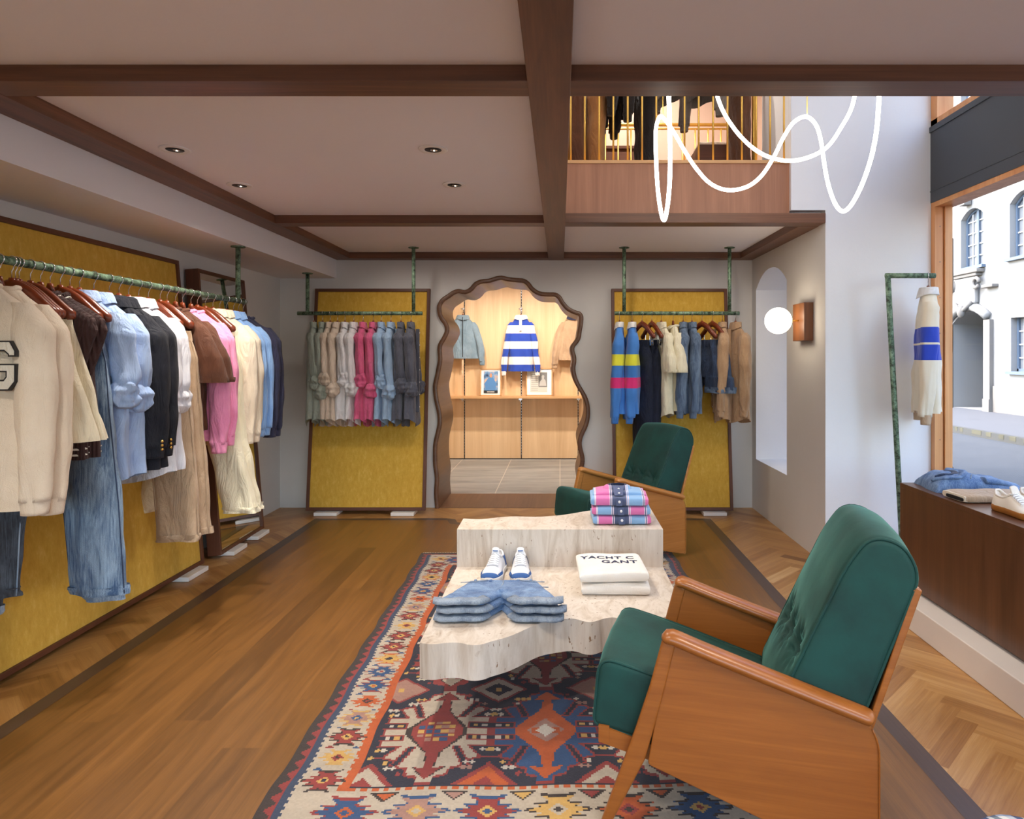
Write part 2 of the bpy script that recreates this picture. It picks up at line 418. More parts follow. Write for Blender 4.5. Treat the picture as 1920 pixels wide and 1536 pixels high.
def offset_path(pts, d):
    out = []
    for i, p_ in enumerate(pts):
        a = Vector(pts[max(0, i - 1)]); b_ = Vector(pts[min(len(pts) - 1, i + 1)])
        t = (b_ - a).normalized(); out.append(Vector(p_) + Vector((-t.y, t.x)) * d)
    return out
path = [(xi0, -.6), (xi0, 2), (xi0, 5.30), (xi0 + .01, yi1), (-1.2, yi1), (-.92, yi1)] + notch + [(1.0, yi1), (xi1 - .01, yi1), (xi1, 5.30), (xi1, 2), (xi1, -.6)]
outp = offset_path(path, .07)
for i, q in enumerate(outp):
    if i in (2, 3): outp[i] = Vector((xi0 - .07, yi1 + .05)) if i == 2 else Vector((xi0 - .07, yi1 + .05))
    if i in (len(outp) - 3, len(outp) - 4): outp[i] = Vector((xi1 + .07, yi1 + .05))
pieces = []
for i in range(len(path) - 1):
    a, b_, c, d = path[i], path[i + 1], outp[i + 1], outp[i]
    pieces.append(([(a[0], a[1], i * 1.0, 0), (b_[0], b_[1], i + 1.0, 0), (c[0], c[1], i + 1.0, .07), (d[0], d[1], i * 1.0, .07)], .5))
o = plank_mesh('trim_1', pieces, M['inlay'], .0018); o['label'] = 'dark wooden inlay strip around the floorboards'

# archway outline read off the photo: outer edge of the frame, carried to the wall plane
arch_px = [(52, 1505), (45, 1420), (50, 1330), (40, 1250), (38, 1180), (42, 1110), (58, 1040), (68, 985), (62, 920), (48, 860), (40, 800), (40, 755), (50, 710), (62, 650), (70, 600), (66, 545), (72, 505), (95, 465), (112, 425), (105, 390), (82, 360), (67, 320), (66, 270), (88, 230), (128, 202), (160, 180), (195, 170), (235, 176), (265, 160), (292, 130), (330, 112), (380, 107), (420, 94), (460, 88), (500, 97), (555, 103), (600, 108), (632, 130), (655, 160), (692, 184), (740, 190), (790, 192), (822, 212), (842, 245), (872, 280), (910, 300), (943, 311), (960, 340), (957, 390), (950, 430), (944, 470), (928, 500), (908, 525), (906, 550), (915, 580), (917, 615), (911, 655), (918, 702), (937, 750), (962, 792), (987, 840), (1000, 895), (1000, 955), (985, 1015), (962, 1065), (950, 1110), (955, 1150), (966, 1195), (966, 1240), (952, 1290), (945, 1340), (955, 1400), (962, 1450), (958, 1505)]
arch = []
for cx, cy in arch_px:
    q = P(800 + cx / 3.268, 490 + cy / 3.268, YB - .02); arch.append((q.x, q.z))
arch[0] = (arch[0][0], 0); arch[-1] = (arch[-1][0], 0)
arch = [(p_.x, p_.y) for p_ in catmull([Vector((a, b_, 0)) for a, b_ in arch], 3)]
inner = [(p_.x, p_.y) for p_ in offset_path(arch, -.037)]
inner = [(a, max(0, b_)) for a, b_ in inner]; inner[0] = (inner[0][0], 0); inner[-1] = (inner[-1][0], 0)
# back wall with the opening cut into it
bm = new_bm()
mid = [(p_.x, p_.y) for p_ in offset_path(arch, -.015)]; mid[0] = (mid[0][0], 0); mid[-1] = (mid[-1][0], 0)
poly = [(XL - .2, 0)] + mid + [(XR + .1, 0), (XR + .1, 2.5), (XL - .2, 2.5)]
tr_ = tessellate_polygon([[Vector((a, b_, 0)) for a, b_ in poly]])
for yy in (YB, YB + .58):
    vs = [bm.verts.new((a, yy, b_)) for a, b_ in poly]
    for t in tr_: bm.faces.new([vs[i] for i in t])
struct('wall_back', bm, M['wall'], 'pale grey back wall with the wavy archway')
# archway frame: face ring and deep reveal in one piece of joinery, a thing with parts
ar = thing('archway_frame', 'wavy dark wooden archway frame leading to the oak panelled back room', 'doorway', (-.32, YB, 0))
bm = new_bm(); y0 = YB - .03
rows = []
for lst, yy in ((arch, YB - .002), (arch, y0 + .006), ([(lerp(a[0], b_[0], .15), lerp(a[1], b_[1], .15)) for a, b_ in zip(arch, inner)], y0), ([(lerp(a[0], b_[0], .9), lerp(a[1], b_[1], .9)) for a, b_ in zip(arch, inner)], y0), (inner, y0 + .005), (inner, YB - .004)):
    rows.append([bm.verts.new((a + .32, yy - YB, b_)) for a, b_ in lst])
for A, B in zip(rows, rows[1:]):
    for i in range(len(A) - 1): bm.faces.new((A[i], A[i + 1], B[i + 1], B[i]))
obj('frame_face', bm, M['arch'], ar, True)
bm = new_bm(); rows = []
for t in range(7):
    rows.append([bm.verts.new((a + .32, -.006 + t * .1, b_)) for a, b_ in inner])
for A, B in zip(rows, rows[1:]):
    for i in range(len(A) - 1): bm.faces.new((A[i], A[i + 1], B[i + 1], B[i]))
obj('reveal_lining', bm, M['arch'], ar, True)
obj('threshold', boxm(inner[0][0] + .32 - .02, inner[-1][0] + .34, -.02, .59, -.01, .002), M['arch'], ar)

# side walls, right wall with the niche window, pier, front wall
def wall_with_hole(name, x0, x1, outline, rect, mat, label):
    bm = new_bm(); y0, y1, z0, z1 = rect
    for xx in (x0, x1):
        a = [bm.verts.new((xx, y, z)) for y, z in ((y0, z0), (y1, z0), (y1, z1), (y0, z1))]
        h = [bm.verts.new((xx, y, z)) for y, z in outline]
        ed = [bm.edges.new((a[i], a[(i + 1) % 4])) for i in range(4)] + [bm.edges.new((h[i], h[(i + 1) % len(h)])) for i in range(len(h))]
        bmesh.ops.triangle_fill(bm, edges=ed, use_beauty=True)
    bm.verts.ensure_lookup_table()
    n_ = len(outline); s = 4; t = 4 + n_ + 4
    V = list(bm.verts)
    for i in range(n_): bm.faces.new((V[s + i], V[s + (i + 1) % n_], V[t + (i + 1) % n_], V[t + i])).material_index = 1
    for i in range(4): bm.faces.new((V[i], V[(i + 1) % 4], V[4 + n_ + (i + 1) % 4], V[4 + n_ + i]))
    return struct(name, bm, mat, label)
struct('wall_left', boxm(XL - .2, XL, YF, YB + .58, 0, 2.5), M['wall'], 'pale grey left wall behind the long clothes rail')
ny0, ny1, nz0, nzs, nza = 4.88, 5.645, .437, 1.868, 2.006
arc = [(ny0, nz0), (ny1, nz0), (ny1, nzs)]
for i in range(1, 12):
    t = i / 12; arc.append((lerp(ny1, ny0, t), nzs + (nza - nzs) * (1 - abs(2 * t - 1) ** 2.2)))
arc.append((ny0, nzs))
wall_with_hole('wall_right', XR, XW - .02, arc, (YP + .003, YB + .5, 0, 2.5), [M['wall'], M['white']], 'grey right wall with the arched window niche')
struct('wall_pier', prism(new_bm(), [(XR + .001, 0), (XW, 0), (XW, 5), (1.446, 5), (1.446, ZC + .03), (XR + .001, ZC + .03)], YP, YP + .6), M['white'], 'white pier wall beside the shop window')
wf = struct('window_2', boxm((XW - .06, XW - .03, ny0 + .05, ny0 + .09, nz0, nzs), (XW - .06, XW - .03, 5.24, 5.28, nz0, nzs + .1), (XW - .06, XW - .03, ny1 - .09, ny1 - .05, nz0, nzs), (XW - .06, XW - .03, ny0, ny1, nz0, nz0 + .05)), M['whitepaint'], 'arched side window in the right wall')
p_ = obj('pane', boxm(XW - .047, XW - .043, ny0, ny1, nz0, nza), M['glass'], wf)
struct('wall_front', boxm((XL - .2, -1.9, YF - .2, YF, 0, 2.5), (2.1, XW + .2, YF - .2, YF, 0, 2.5), (-1.9, 2.1, YF - .2, YF, 2.1, 2.5), (-1.9, 2.1, YF - .2, YF, 0, .1)), M['wall'], 'wall behind the camera with the added glazed opening')
w4 = struct('window_4', boxm((-1.9, -1.84, YF - .12, YF - .04, .1, 2.1), (2.04, 2.1, YF - .12, YF - .04, .1, 2.1), (-.6, -.54, YF - .12, YF - .04, .1, 2.1), (.7, .76, YF - .12, YF - .04, .1, 2.1), (-1.9, 2.1, YF - .12, YF - .04, 2.04, 2.1)), M['winwood'], 'unseen glazed front added behind the camera for soft daylight')  # unseen window, added for soft daylight from the front
obj('pane', boxm(-1.84, 2.04, YF - .085, YF - .081, .1, 2.04), M['glass'], w4)
struct('wall_gallery', boxm(-1.2, .03, 2.15, YP + .03, ZC + .03, 5.0), M['white'], 'wall above the ceiling on the left of the double height void')
struct('wall_gallery', boxm(-1.2, XW + .2, 1.95, 2.147, ZC + .03, 5.0), M['white'], 'wall above the ceiling in front of the double height void')
# ceilings
struct('ceiling', boxm((XL - .2, -.03, YF, YB, ZC, ZC + .06)), M['ceil'], 'painted ceiling coffers on the left')
struct('ceiling', boxm((-.03, XW + .2, YF, 2.09, ZC, ZC + .06)), M['ceil'], 'painted ceiling above the near right')
struct('ceiling', boxm((-.03, XR + .1, 4.24, YB, ZC, ZC + .06)), M['ceil'], 'painted ceiling under the gallery')
struct('ceiling', boxm((-1.3, XW + .3, 1.9, 8.6, 5.0, 5.1)), M['white'], 'high ceiling over the void and gallery')
struct('soffit', boxm(XL, -1.93, YF, YB, 1.982, ZC), M['soffit'], 'boxed soffit along the left wall', 'soffit')
# beams
def beam(label, x0, x1, y0, y1, mat, z1=ZC + .01, z0=ZB):
    return struct('ceiling_beam', boxm(x0, x1, y0, y1, z0, z1), mat, label, 'beam', .002)
beam('walnut ceiling beam running down the middle of the room', -.1, .033, YF, YB, M['beamY'], z0=ZB - .002)
beam('walnut ceiling beam along the left soffit', -1.93, -1.785, YF, YB, M['beamY'])
beam('nearest walnut cross beam', -1.784, -.09, 2.027, 2.147, M['beamX'])
beam('walnut cross beam at the edge of the void', .03, XW, 2.027, 2.147, M['beamX'], ZC + .24)
beam('second walnut cross beam on the left', -1.784, -.09, 4.17, 4.286, M['beamX'])
beam('walnut ledge beam under the gallery front', .03, XR - .002, YP - .01, 4.286, M['beamX'])
beam('walnut edge beam along the back wall', -1.8, 1.66, 5.645, YB, M['beamX'], z0=ZB - .001)
beam('walnut edge beam along the right wall', 1.53, XR, 4.28, YB, M['beamY'], z0=ZB - .0015)
beam('walnut cross beam behind the camera', -1.784, XW, -.35, -.23, M['beamX'])
# gallery
struct('gallery_front', boxm(.033, 1.445, YP + .03, YP + .07, ZC, 2.52), M['fascia'], 'walnut veneer front of the upstairs gallery', 'gallery')
struct('gallery_front', boxm(.033, 1.445, YP + .02, YP + .1, 2.52, 2.54), M['shelfoak'], 'light oak edge of the gallery floor', 'gallery')
struct('gallery_floor', boxm(-1.2, 1.445, YP + .08, 8.5, 2.44, 2.52), M['boards'], 'gallery floor', 'gallery')
n_ = plaster('gallery wall', srgb(204, 176, 158))
struct('wall_upper', boxm((-1.3, XW, 6.8, 6.9, 2.5, 5.0), (-1.3, -1.2, YP, 8.5, 2.5, 5.0), (1.9, 2.0, YP + .6, 8.5, 2.5, 5.0)), n_, 'warm toned walls of the upstairs gallery')
struct('ceiling', boxm(-1.3, 2.0, YP + .6, 8.5, 4.6, 4.66), M['ceil'], 'gallery ceiling')

# shop window wall on the right
def wstruct(name, bm, mat, label): return struct(name, bm, mat, label, 'window')
fr = wstruct('window_1', boxm((XW, XW + .05, YP - .045, YP - .003, .125, 2.235), (XW + .055, XW + .10, YP - .06, YP - .003, .125, 2.235), (XW + .045, XW + .06, YP - .03, YP, .125, 2.235), (XW, XW + .12, YF, YP, 2.232, 2.262), (XW, XW + .1, YF, YP - .06, .125, .30), (XW + .01, XW + .09, 1.0, 1.06, .3, 2.24)), M['winwood'], 'big shop window framed in pale oak')
bm = new_bm()
for z in range(9):
    for x in (XW + .03,):
        q = bmesh.ops.create_uvsphere(bm, u_segments=8, v_segments=6, radius=.004)
        for w in q['verts']: w.co += Vector((x, YP - .046, .35 + z * .22))
obj('fixing_screws', bm, M['chrome'], fr)
obj('pane', boxm(XW + .052, XW + .056, YF, YP - .02, .3, 2.24), M['glass'], fr)
ln = wstruct('trim_2', boxm((XW - .004, XW + .16, YF, YP - .002, 2.262, 2.70), (XW - .012, XW + .17, YF, YP - .002, 2.70, 2.735), (XW - .007, XW, YF, YP - .002, 2.33, 2.337)), M['lintel'], 'dark steel lintel band over the shop window')
up = wstruct('window_3', boxm((XW, XW + .1, YP - .07, YP - .003, 2.74, 4.98), (XW, XW + .1, 1.9, YP, 2.735, 2.775), (XW, XW + .1, 1.9, YP, 4.9, 5.0), (XW, XW + .1, 3.0, 3.06, 2.77, 4.9)), M['winwood'], 'upper shop window in the double height void')
obj('pane', boxm(XW + .05, XW + .054, 1.95, YP, 2.77, 4.9), M['glass'], up)
struct('wall_window_post', boxm(XW, XW + .012, YP - .003, YP + .3, 0, 5), M['iron'], 'dark strip painted as the shadow gap beside the window', 'wall')  # solid dark strip, the shade of the gap is put into its colour
bm = new_bm()
for k in range(14):
    off = .012 * (k % 2); box(bm, XW + .08, XW + .145 + off, YP + .02, YP + .5, -.1 + k * .36, -.1 + k * .36 + .352)
struct('wall_outside', bm, M['rough_stone'], 'rough grey stone jamb outside the window', bevel=.008)
struct('trim_3', boxm(XR + .007, XW, YF, YP - .001, 0, .125), M['plinth'], 'low plastered plinth under the window display', bevel=.004)
# unseen building mass above and beyond, added to keep the street in shade
struct('wall_outer', boxm((XL - .6, XL - .3, YF - .5, 9, 0, 7.5), (XL - .4, XW + .12, YF - .6, 9, 5.12, 5.3), (XW - .25, XW + .12, YP + .6, 4.85, -.2, 5.2), (XW - .25, XW + .12, 5.68, 9.4, -.2, 5.2), (XW - .25, XW + .12, 4.8, 5.7, 2.1, 5.2)), M['facade'], 'unseen outer walls of the shop building, added to shade the street')
struct('wall_outer', boxm((XW, XW + .15, YF, 1.95, 2.735, 5.2)), M['facade'], 'outer wall above the shop window')

# ------------------------------------------------------------------ room behind the archway
struct('floor', boxm(-1.9, 1.2, YB + .585, 8.55, -.02, 0), M['tiles'], 'grey stone tiled floor of the back room')
struct('ceiling', boxm(-2, 1.3, YB + .58, 8.7, 2.38, 2.43), M['ceil'], 'ceiling of the back room')
struct('wall_side', boxm((-2, -1.9, YB + .58, 8.7, 0, 2.38), (1.2, 1.3, YB + .58, 8.7, 0, 2.38)), M['oakpanel'], 'side walls of the back room')
YR = 8.5
bm = new_bm(); xs = [-1.95, P(871, 0, YR).x, P(977.5, 0, YR).x, P(1084, 0, YR).x, 1.25]
for a, b_ in zip(xs, xs[1:]): box(bm, a + .006, b_ - .006, YR, YR + .05, .01, 2.378)
struct('wall_panelled', bm, M['oakpanel'], 'light oak panelled wall of the back room')
struct('wall_panelled', boxm(-1.95, 1.25, YR + .02, YR + .06, 0, 2.378), M['iron'], 'dark backing between the oak panels')
sh = thing('wall_shelf', 'slim oak shelf on brackets across the panelled wall', 'shelf', (0, YR, .80))
obj('board', boxm(-1.4, .28, -.24, -.002, -.012, .012), M['shelfoak'], sh)
for x in xs[1:4]:
    obj('bracket', boxm((x - .02, x + .02, -.2, -.002, -.032, -.012), (x - .004, x + .004, -.2, -.002, -.05, -.03)), M['chrome'], sh)
for x in xs[1:4]:
    st_ = thing('slotted_rail', {0: 'slotted metal rail on the panelled wall behind the blue jacket', 1: 'slotted metal rail behind the striped rugby shirt', 2: 'slotted metal rail at the right of the panelled wall'}[xs.index(x) - 1], 'wall rail', (x, YR, 0), 0, 'slotted rails on the panelled wall')
    obj('channel', boxm(-.006, .006, -.004, .02, .02, 2.37), M['iron'], st_)
    bm = new_bm()
    for k in range(63): box(bm, -.002, .002, -.006, -.003, .06 + k * .036, .075 + k * .036)
    obj('slots', bm, M['chrome'], st_)
struct('baseboard_back', boxm(-1.9, 1.2, YR - .006, YR, 0, .012), M['iron'], 'dark line at the foot of the panelling')

# ------------------------------------------------------------------ leaning boards and mirror
def leaning(name, label, cat, A, B, Htop, base_z, lean, frame_w, depth, face_mat, group=None, glass=False):
    """A, B floor points of the lower front edge, left to right as seen from the room; leans back by `lean` at the top"""
    A, B = Vector((*A, 0)), Vector((*B, 0)); w = (B - A).length; ang = math.atan2((B - A).y, (B - A).x)
    t = thing(name, label, cat, ((A + B) / 2 + Vector((0, 0, base_z))), ang, group)
    L = math.hypot(Htop, lean); th = math.atan2(lean, Htop)
    R = Matrix.Rotation(-th, 4, 'X')
    def fin(nm, bm, mat, bev=.002):
        bmesh.ops.transform(bm, matrix=R, verts=bm.verts); o = obj(nm, bm, mat, t); bevel_mod(o, bev); return o
    h = w / 2; f = frame_w
    fin('stile', boxm(-h, -h + f, 0, depth, 0, L), M['walnutZ']); fin('stile', boxm(h - f, h, 0, depth, 0, L), M['walnutZ'])
    fin('rail', boxm(-h + f, h - f, 0, depth, 0, f), M['walnutX']); fin('rail', boxm(-h + f, h - f, 0, depth, L - f, L), M['walnutX'])
    fin('mirror_glass' if glass else 'fabric_panel', boxm(-h + f, h - f, .012, min(depth, .03), f, L - f), face_mat, .0005)
    if glass: fin('back_board', boxm(-h + f, h - f, depth - .012, depth - .002, f, L - f), M['felt'])
    return t
leaning('fabric_board', 'mustard fabric board in a walnut frame behind the long left clothes rail', 'display board', (-2.2, 1.55), (-2.2, 4.13), 1.872, .026, .16, .024, .03, M['mustard'])
leaning('fabric_board', 'mustard fabric board leaning on the back wall left of the archway', 'display board', (-2.10, 5.50), (-1.113, 5.50), 1.855, .034, .215, .026, .03, M['mustard'])
leaning('fabric_board', 'mustard fabric board leaning on the back wall right of the archway', 'display board', (.440, 5.50), (1.432, 5.50), 1.855, .034, .215, .026, .03, M['mustard'])
leaning('standing_mirror', 'tall walnut framed mirror leaning in the left corner', 'mirror', (-2.178, 4.285), (-2.205, 4.975), 1.845, .026, .145, .02, .085, M['mirror'], None, True)
def floor_block(label, x, y, rz, w=.155):
    o = obj('floor_block', boxm(-w / 2, w / 2, -.03, .12, 0, .026), M['block'], None, loc=(x, y, .002)); o.rotation_euler.z = rz; bevel_mod(o, .002)
    tag(o, label, 'support block', 'white blocks under the leaning boards'); return o
floor_block('white block under the far end of the long mustard board', -2.175, 3.96, PI / 2, .22)
floor_block('white block under the near end of the long mustard board', -2.175, 1.9, PI / 2, .22)
floor_block('white block under the near corner of the standing mirror', -2.165, 4.46, PI / 2 + .04, .2)
floor_block('white block under the far corner of the standing mirror', -2.175, 4.83, PI / 2 + .04, .2)
for lb, x in (('white block under the left corner of the board left of the archway', -1.92), ('white block under the right corner of the board left of the archway', -1.29), ('white block under the left corner of the board right of the archway', .62), ('white block under the right corner of the board right of the archway', 1.27)):
    floor_block(lb, x, 5.478, 0, .19)

# ------------------------------------------------------------------ clothes rails
def clothes_rail(label, a, b_, posts, r=.0155):
    a, b_ = Vector(a), Vector(b_)
    t = thing('clothes_rail', label, 'clothes rail', a)
    bm = new_bm(); tube(bm, [(0, 0, 0), b_ - a], r, 16); obj('bar', bm, M['patina'], t, True)
    for p_, ztop in posts:
        q = Vector(p_) - a
        bm = new_bm(); tube(bm, [q, (q.x, q.y, ztop - a.z - .004)], r * .95, 14); po = obj('post', bm, M['patina'], t, True)
        bm = new_bm(); lathe(bm, [(.0, 0), (.042, 0), (.042, -.006), (.0, -.007)], 24, (q.x, q.y, ztop - a.z)); obj('ceiling_flange', bm, M['patina'], po)
    return t
RX, RZ = -1.98, 1.647
clothes_rail('long green patinated clothes rail along the left wall', (RX, 1.5, RZ), (RX, 4.19, RZ), [((RX, 4.10, RZ), 1.982), ((RX, 1.75, RZ), 1.982)])
BY, BZ = 5.40, 1.656
clothes_rail('green patinated clothes rail hung left of the archway', (-2.125, BY, BZ), (-1.115, BY, BZ), [((-2.045, BY, BZ), 1.982), ((-1.186, BY, BZ), 2.19)])
clothes_rail('green patinated clothes rail hung right of the archway', (.442, BY, BZ), (1.452, BY, BZ), [((.520, BY, BZ), 2.19), ((1.373, BY, BZ), 2.19)])
# standing rail by the window
t = thing('garment_stand', 'thin green patinated garment stand beside the shop window', 'garment stand', (2.02, 3.93, .126))
bm = new_bm(); tube(bm, [(0, 0, 0), (-.088, 0, 1.655)], .0155, 14); obj('upright', bm, M['patina'], t, True)
bm = new_bm(); tube(bm, [(-.1, 0, 1.655), (.19, 0, 1.655)], .0155, 14); obj('arm', bm, M['patina'], t, True)
bm = new_bm(); lathe(bm, [(0, 0), (.05, 0), (.05, .008), (0, .009)], 24); obj('base_plate', bm, M['patina'], t)

# ------------------------------------------------------------------ hangers (origin: centre of the rail tube)
def hanger_proto(clips, drop=0.0):
    t = thing('clothes_hanger', 'x', 'hanger')
    bm = new_bm(); pts = []
    for k in range(13):
        a = rad(205 - k * 22); pts.append((.0185 * math.cos(a), 0, .0185 * math.sin(a)))
    pts += [(.005, 0, -.028), (0, 0, -.036), (0, 0, -.07)]
    tube(bm, pts, .0021, 6); obj('hook', bm, M['chrome'], t, True)
    bm = new_bm(); hw = .165 if clips else .125; d_ = 0 if clips else .020; ze = -.20 if clips else -.203
    pts = [(-hw, 0, ze), (-hw * .75, 0, ze + .032), (-hw * .45, 0, -.125 - d_), (-hw * .2, 0, -.098 - d_), (0, 0, -.088 - d_), (hw * .2, 0, -.098 - d_), (hw * .45, 0, -.125 - d_), (hw * .75, 0, ze + .032), (hw, 0, ze)]
    sm = catmull(pts, 3); L = len(sm) - 1
    rr = []
    for i in range(L + 1):
        u = abs(2 * i / L - 1); e = min(1, (1 - u) * 8 + .35); rr.append(((.010 + .008 * u) * e, ((.020 if clips else .013) + .004 * (1 - u)) * e))
    tube(bm, sm, [(b2, a2) if False else (a2, b2) for a2, b2 in rr], 10)
    tube(bm, [(0, 0, -.060), (0, 0, -.072), (0, 0, -.105)], [(.010, .008), (.014, .009), (.026, .010)], 10)
    bw = obj('shoulder_bar', bm, M['hanger'], t, True)
    if clips:
        bm = new_bm(); tube(bm, [(-.135, 0, -.235), (.135, 0, -.235)], .0022, 6); tube(bm, [(-.10, 0, -.16), (-.10, 0, -.235)], .002, 6); tube(bm, [(.10, 0, -.16), (.10, 0, -.235)], .002, 6)
        obj('clip_bar', bm, M['chrome'], t)
        for s in (-.125, .125):
            c = obj('clip', boxm((s - .008, s + .008, -.012, -.009, -.262, -.215), (s - .008, s + .008, .009, .012, -.262, -.215), (s - .008, s + .008, -.01, .01, -.232, -.222)), M['chrome'], t)
            obj('clip_pad', boxm(s - .0085, s + .0085, -.009, .009, -.262, -.246), M['black'], c)
    return t
HP = {}
def hang(clips, loc, rz, label, group):
    if clips not in HP:
        HP[clips] = o = hanger_proto(clips)
    else: o = copy_tree(HP[clips])
    o.location = loc; o.rotation_euler.z = rz; o['label'] = label; o['group'] = group; return o

# ------------------------------------------------------------------ garments (origin: centre of the rail tube above them)
def G(name, label, cat, loc, rz, group): return thing(name, label, cat, loc, rz, group)
def shirt(t, mat, seed, sleeve='long', hem_z=-.85, w=.225, sh=.20, thick=.045, collar='shirt', collar_mat=None, cuff_mat=None, curve=.05, zs=-.19, top=-.098, slw=1.0, fold=.012, sl_end=-.84, placket=False, pocket=False, lean=0, roll=(-.55, -.55), trim=None, thin=1.0, spr=0.0):
    rnd = random.Random(seed)
    cm = collar_mat or mat; cf = cuff_mat or mat
    bm = new_bm()
    keys = [(top, 0, 0, .055, .035 * thin), (top - .02, 0, 0, .078, .040 * thin), (top - .062, 0, 0, sh * .68, .044 * thin), (zs - .005, 0, 0, sh * .90, .047 * thin), (zs - .05, 0, 0, sh * .96, (thick + .006) * thin), (zs - .2, 0, 0, w * .93, thick + .010), (lerp(zs, hem_z, .7), lean * .5, 0, w * .98, thick + .016), (hem_z, lean, 0, w * 1.02, thick + .018)]
    hem = (lambda a, u: -curve * (1 - abs(math.cos(a)) ** 1.3) * max(0, u - .7) / .3) if curve else None
    soft = fold < .008
    slices(bm, keys, 56, 44, (5, 0, fold), .004, seed, hem=hem, square=.85, ridge=.003 if soft else .009)
    obj('torso', bm, mat, t, True)
    for sd, ri in ((-1, 0), (1, 1)):
        if sleeve == 'none':
            bm = new_bm(); pts = []
            for k in range(20):
                z_ = zs - .115 + math.sin(k * PI / 10) * .105; rx_ = sample([((q[0] - keys[0][0]) / (keys[-1][0] - keys[0][0]), q[3], q[4]) for q in keys], (z_ - keys[0][0]) / (keys[-1][0] - keys[0][0]))
                yy_ = math.cos(k * PI / 10) * rx_[1] * .72; pts.append((sd * (rx_[0] * .80 + .004), yy_, z_))
            tube(bm, pts, .0075, 8, closed=True); obj('armhole_rib', bm, trim or mat, t, True); continue
        end = {'long': sl_end, 'rolled': roll[ri], 'short': -.47}[sleeve]
        r0 = .056 * slw
        bm = new_bm()
        sk = [(zs + .028, sd * sh * .70, 0, .03, .03), (zs - .01, sd * sh * .80, 0, .046, .044), (zs - .06, sd * (sh - .022), -.006, r0, r0 * .86)]
        if sleeve == 'short': sk += [(-.35, sd * (sh + .015), -.008, .070, .05), (end, sd * (sh + .035), -.01, .080, .05)]
        else:
            sk += [(-.40, sd * (sh - .002 + spr * .35), -.016, r0 * .98, r0 * .86), (lerp(-.4, end, .6), sd * (sh + .008 + spr * .75), -.026, r0 * .86, r0 * .8), (end, sd * (sh + spr + (.006 if sleeve == 'long' else .004)), -.032, r0 * .70, r0 * .62)]
        slices(bm, sk, 30, 36, (4, .001, .005), .004, seed * 3 + ri, cap_bot=True, ridge=.003 if soft else .010)
        s_ = obj('sleeve', bm, mat, t, True)
        x_e, y_e = sk[-1][1], sk[-1][2]
        if sleeve == 'long':
            bm = new_bm(); rr = r0 * .66
            slices(bm, [(end + .012, x_e, y_e, rr * 1.04, rr * .86), (end - .045, x_e, y_e - .002, rr * .92, rr * .76)], 20, 5, (4, .001, .001), .001, seed, cap_bot=True); obj('cuff', bm, cf, s_, True)
        elif sleeve == 'rolled':
            bm = new_bm(); rr = .052
            slices(bm, [(end + .03, x_e, y_e, .03, .026), (end + .018, x_e, y_e, rr * .85, rr * .8), (end - .012, x_e, y_e, rr * 1.1, rr * 1.0), (end - .032, x_e, y_e, rr * .95, rr * .9), (end - .05, x_e, y_e, rr * 1.08, rr * 1.0), (end - .075, x_e, y_e, rr * .85, rr * .8), (end - .088, x_e, y_e, rr * .4, rr * .4)], 44, 26, (5, .003, .005), .009, seed + 5 + ri, cap_top=True, cap_bot=True, nfreq=38, ridge=.012)
            obj('rolled_cuff', bm, cf, s_, True)
        elif sleeve == 'short':
            bm = new_bm()
            slices(bm, [(end + .02, x_e, y_e, .082, .052), (end - .004, x_e, y_e, .083, .053)], 30, 3, (4, .001, .005), .003, seed * 3 + ri); obj('hem_band', bm, mat, s_, True)
    if collar == 'shirt':
        bm = new_bm(); tc = thin ** 2
        slices(bm, [(top + .026, 0, .006 * tc, .056, .040 * tc), (top + .03, 0, .003, .066, .050 * tc), (top + .01, 0, 0, .078, .056 * tc), (top - .018, 0, -.004, .090, .060 * tc)], 30, 8, (2, 0, .002), .003, seed, hem=lambda a, u: -.022 * u * max(0, -math.sin(a)) ** 2); obj('collar', bm, cm, t, True)
    elif collar == 'crew':
        bm = new_bm(); tube(bm, [(.062 * math.cos(k * PI / 12), .042 * math.sin(k * PI / 12) , top - .004 - .022 * max(0, -math.sin(k * PI / 12))) for k in range(24)], .010, 8, closed=True); obj('neck_rib', bm, cm, t, True)
    elif collar == 'lapel':
        bm = new_bm()
        slices(bm, [(top + .022, 0, .006, .062, .042), (top + .02, 0, .002, .074, .052), (top - .03, 0, -.002, .098, .062)], 30, 6, (2, 0, .002), .002, seed); obj('collar', bm, cm, t, True)
        for sd in (-1, 1):
            bm = new_bm(); pl = [(sd * .03, top - .01), (sd * .1, top - .05), (sd * .115, top - .1), (sd * .085, top - .105), (sd * .02, top - .33), (sd * .005, top - .33)]
            prism(bm, pl, -.068, -.060); bevel_mod(obj('lapel', bm, mat, t), .002)
    if placket:
        bm = new_bm(); box(bm, -.014, .014, -(thick + .030), -(thick + .004), hem_z + .04, top - .03); obj('placket', bm, cm if placket == 'short' else mat, t)
        bm = new_bm()
        for k in range(7): ball(bm, (0, -(thick + .032), top - .06 - k * .1), (.006, .003, .006), 8, 6)
        obj('buttons', bm, M['pearl'], t)
    return t
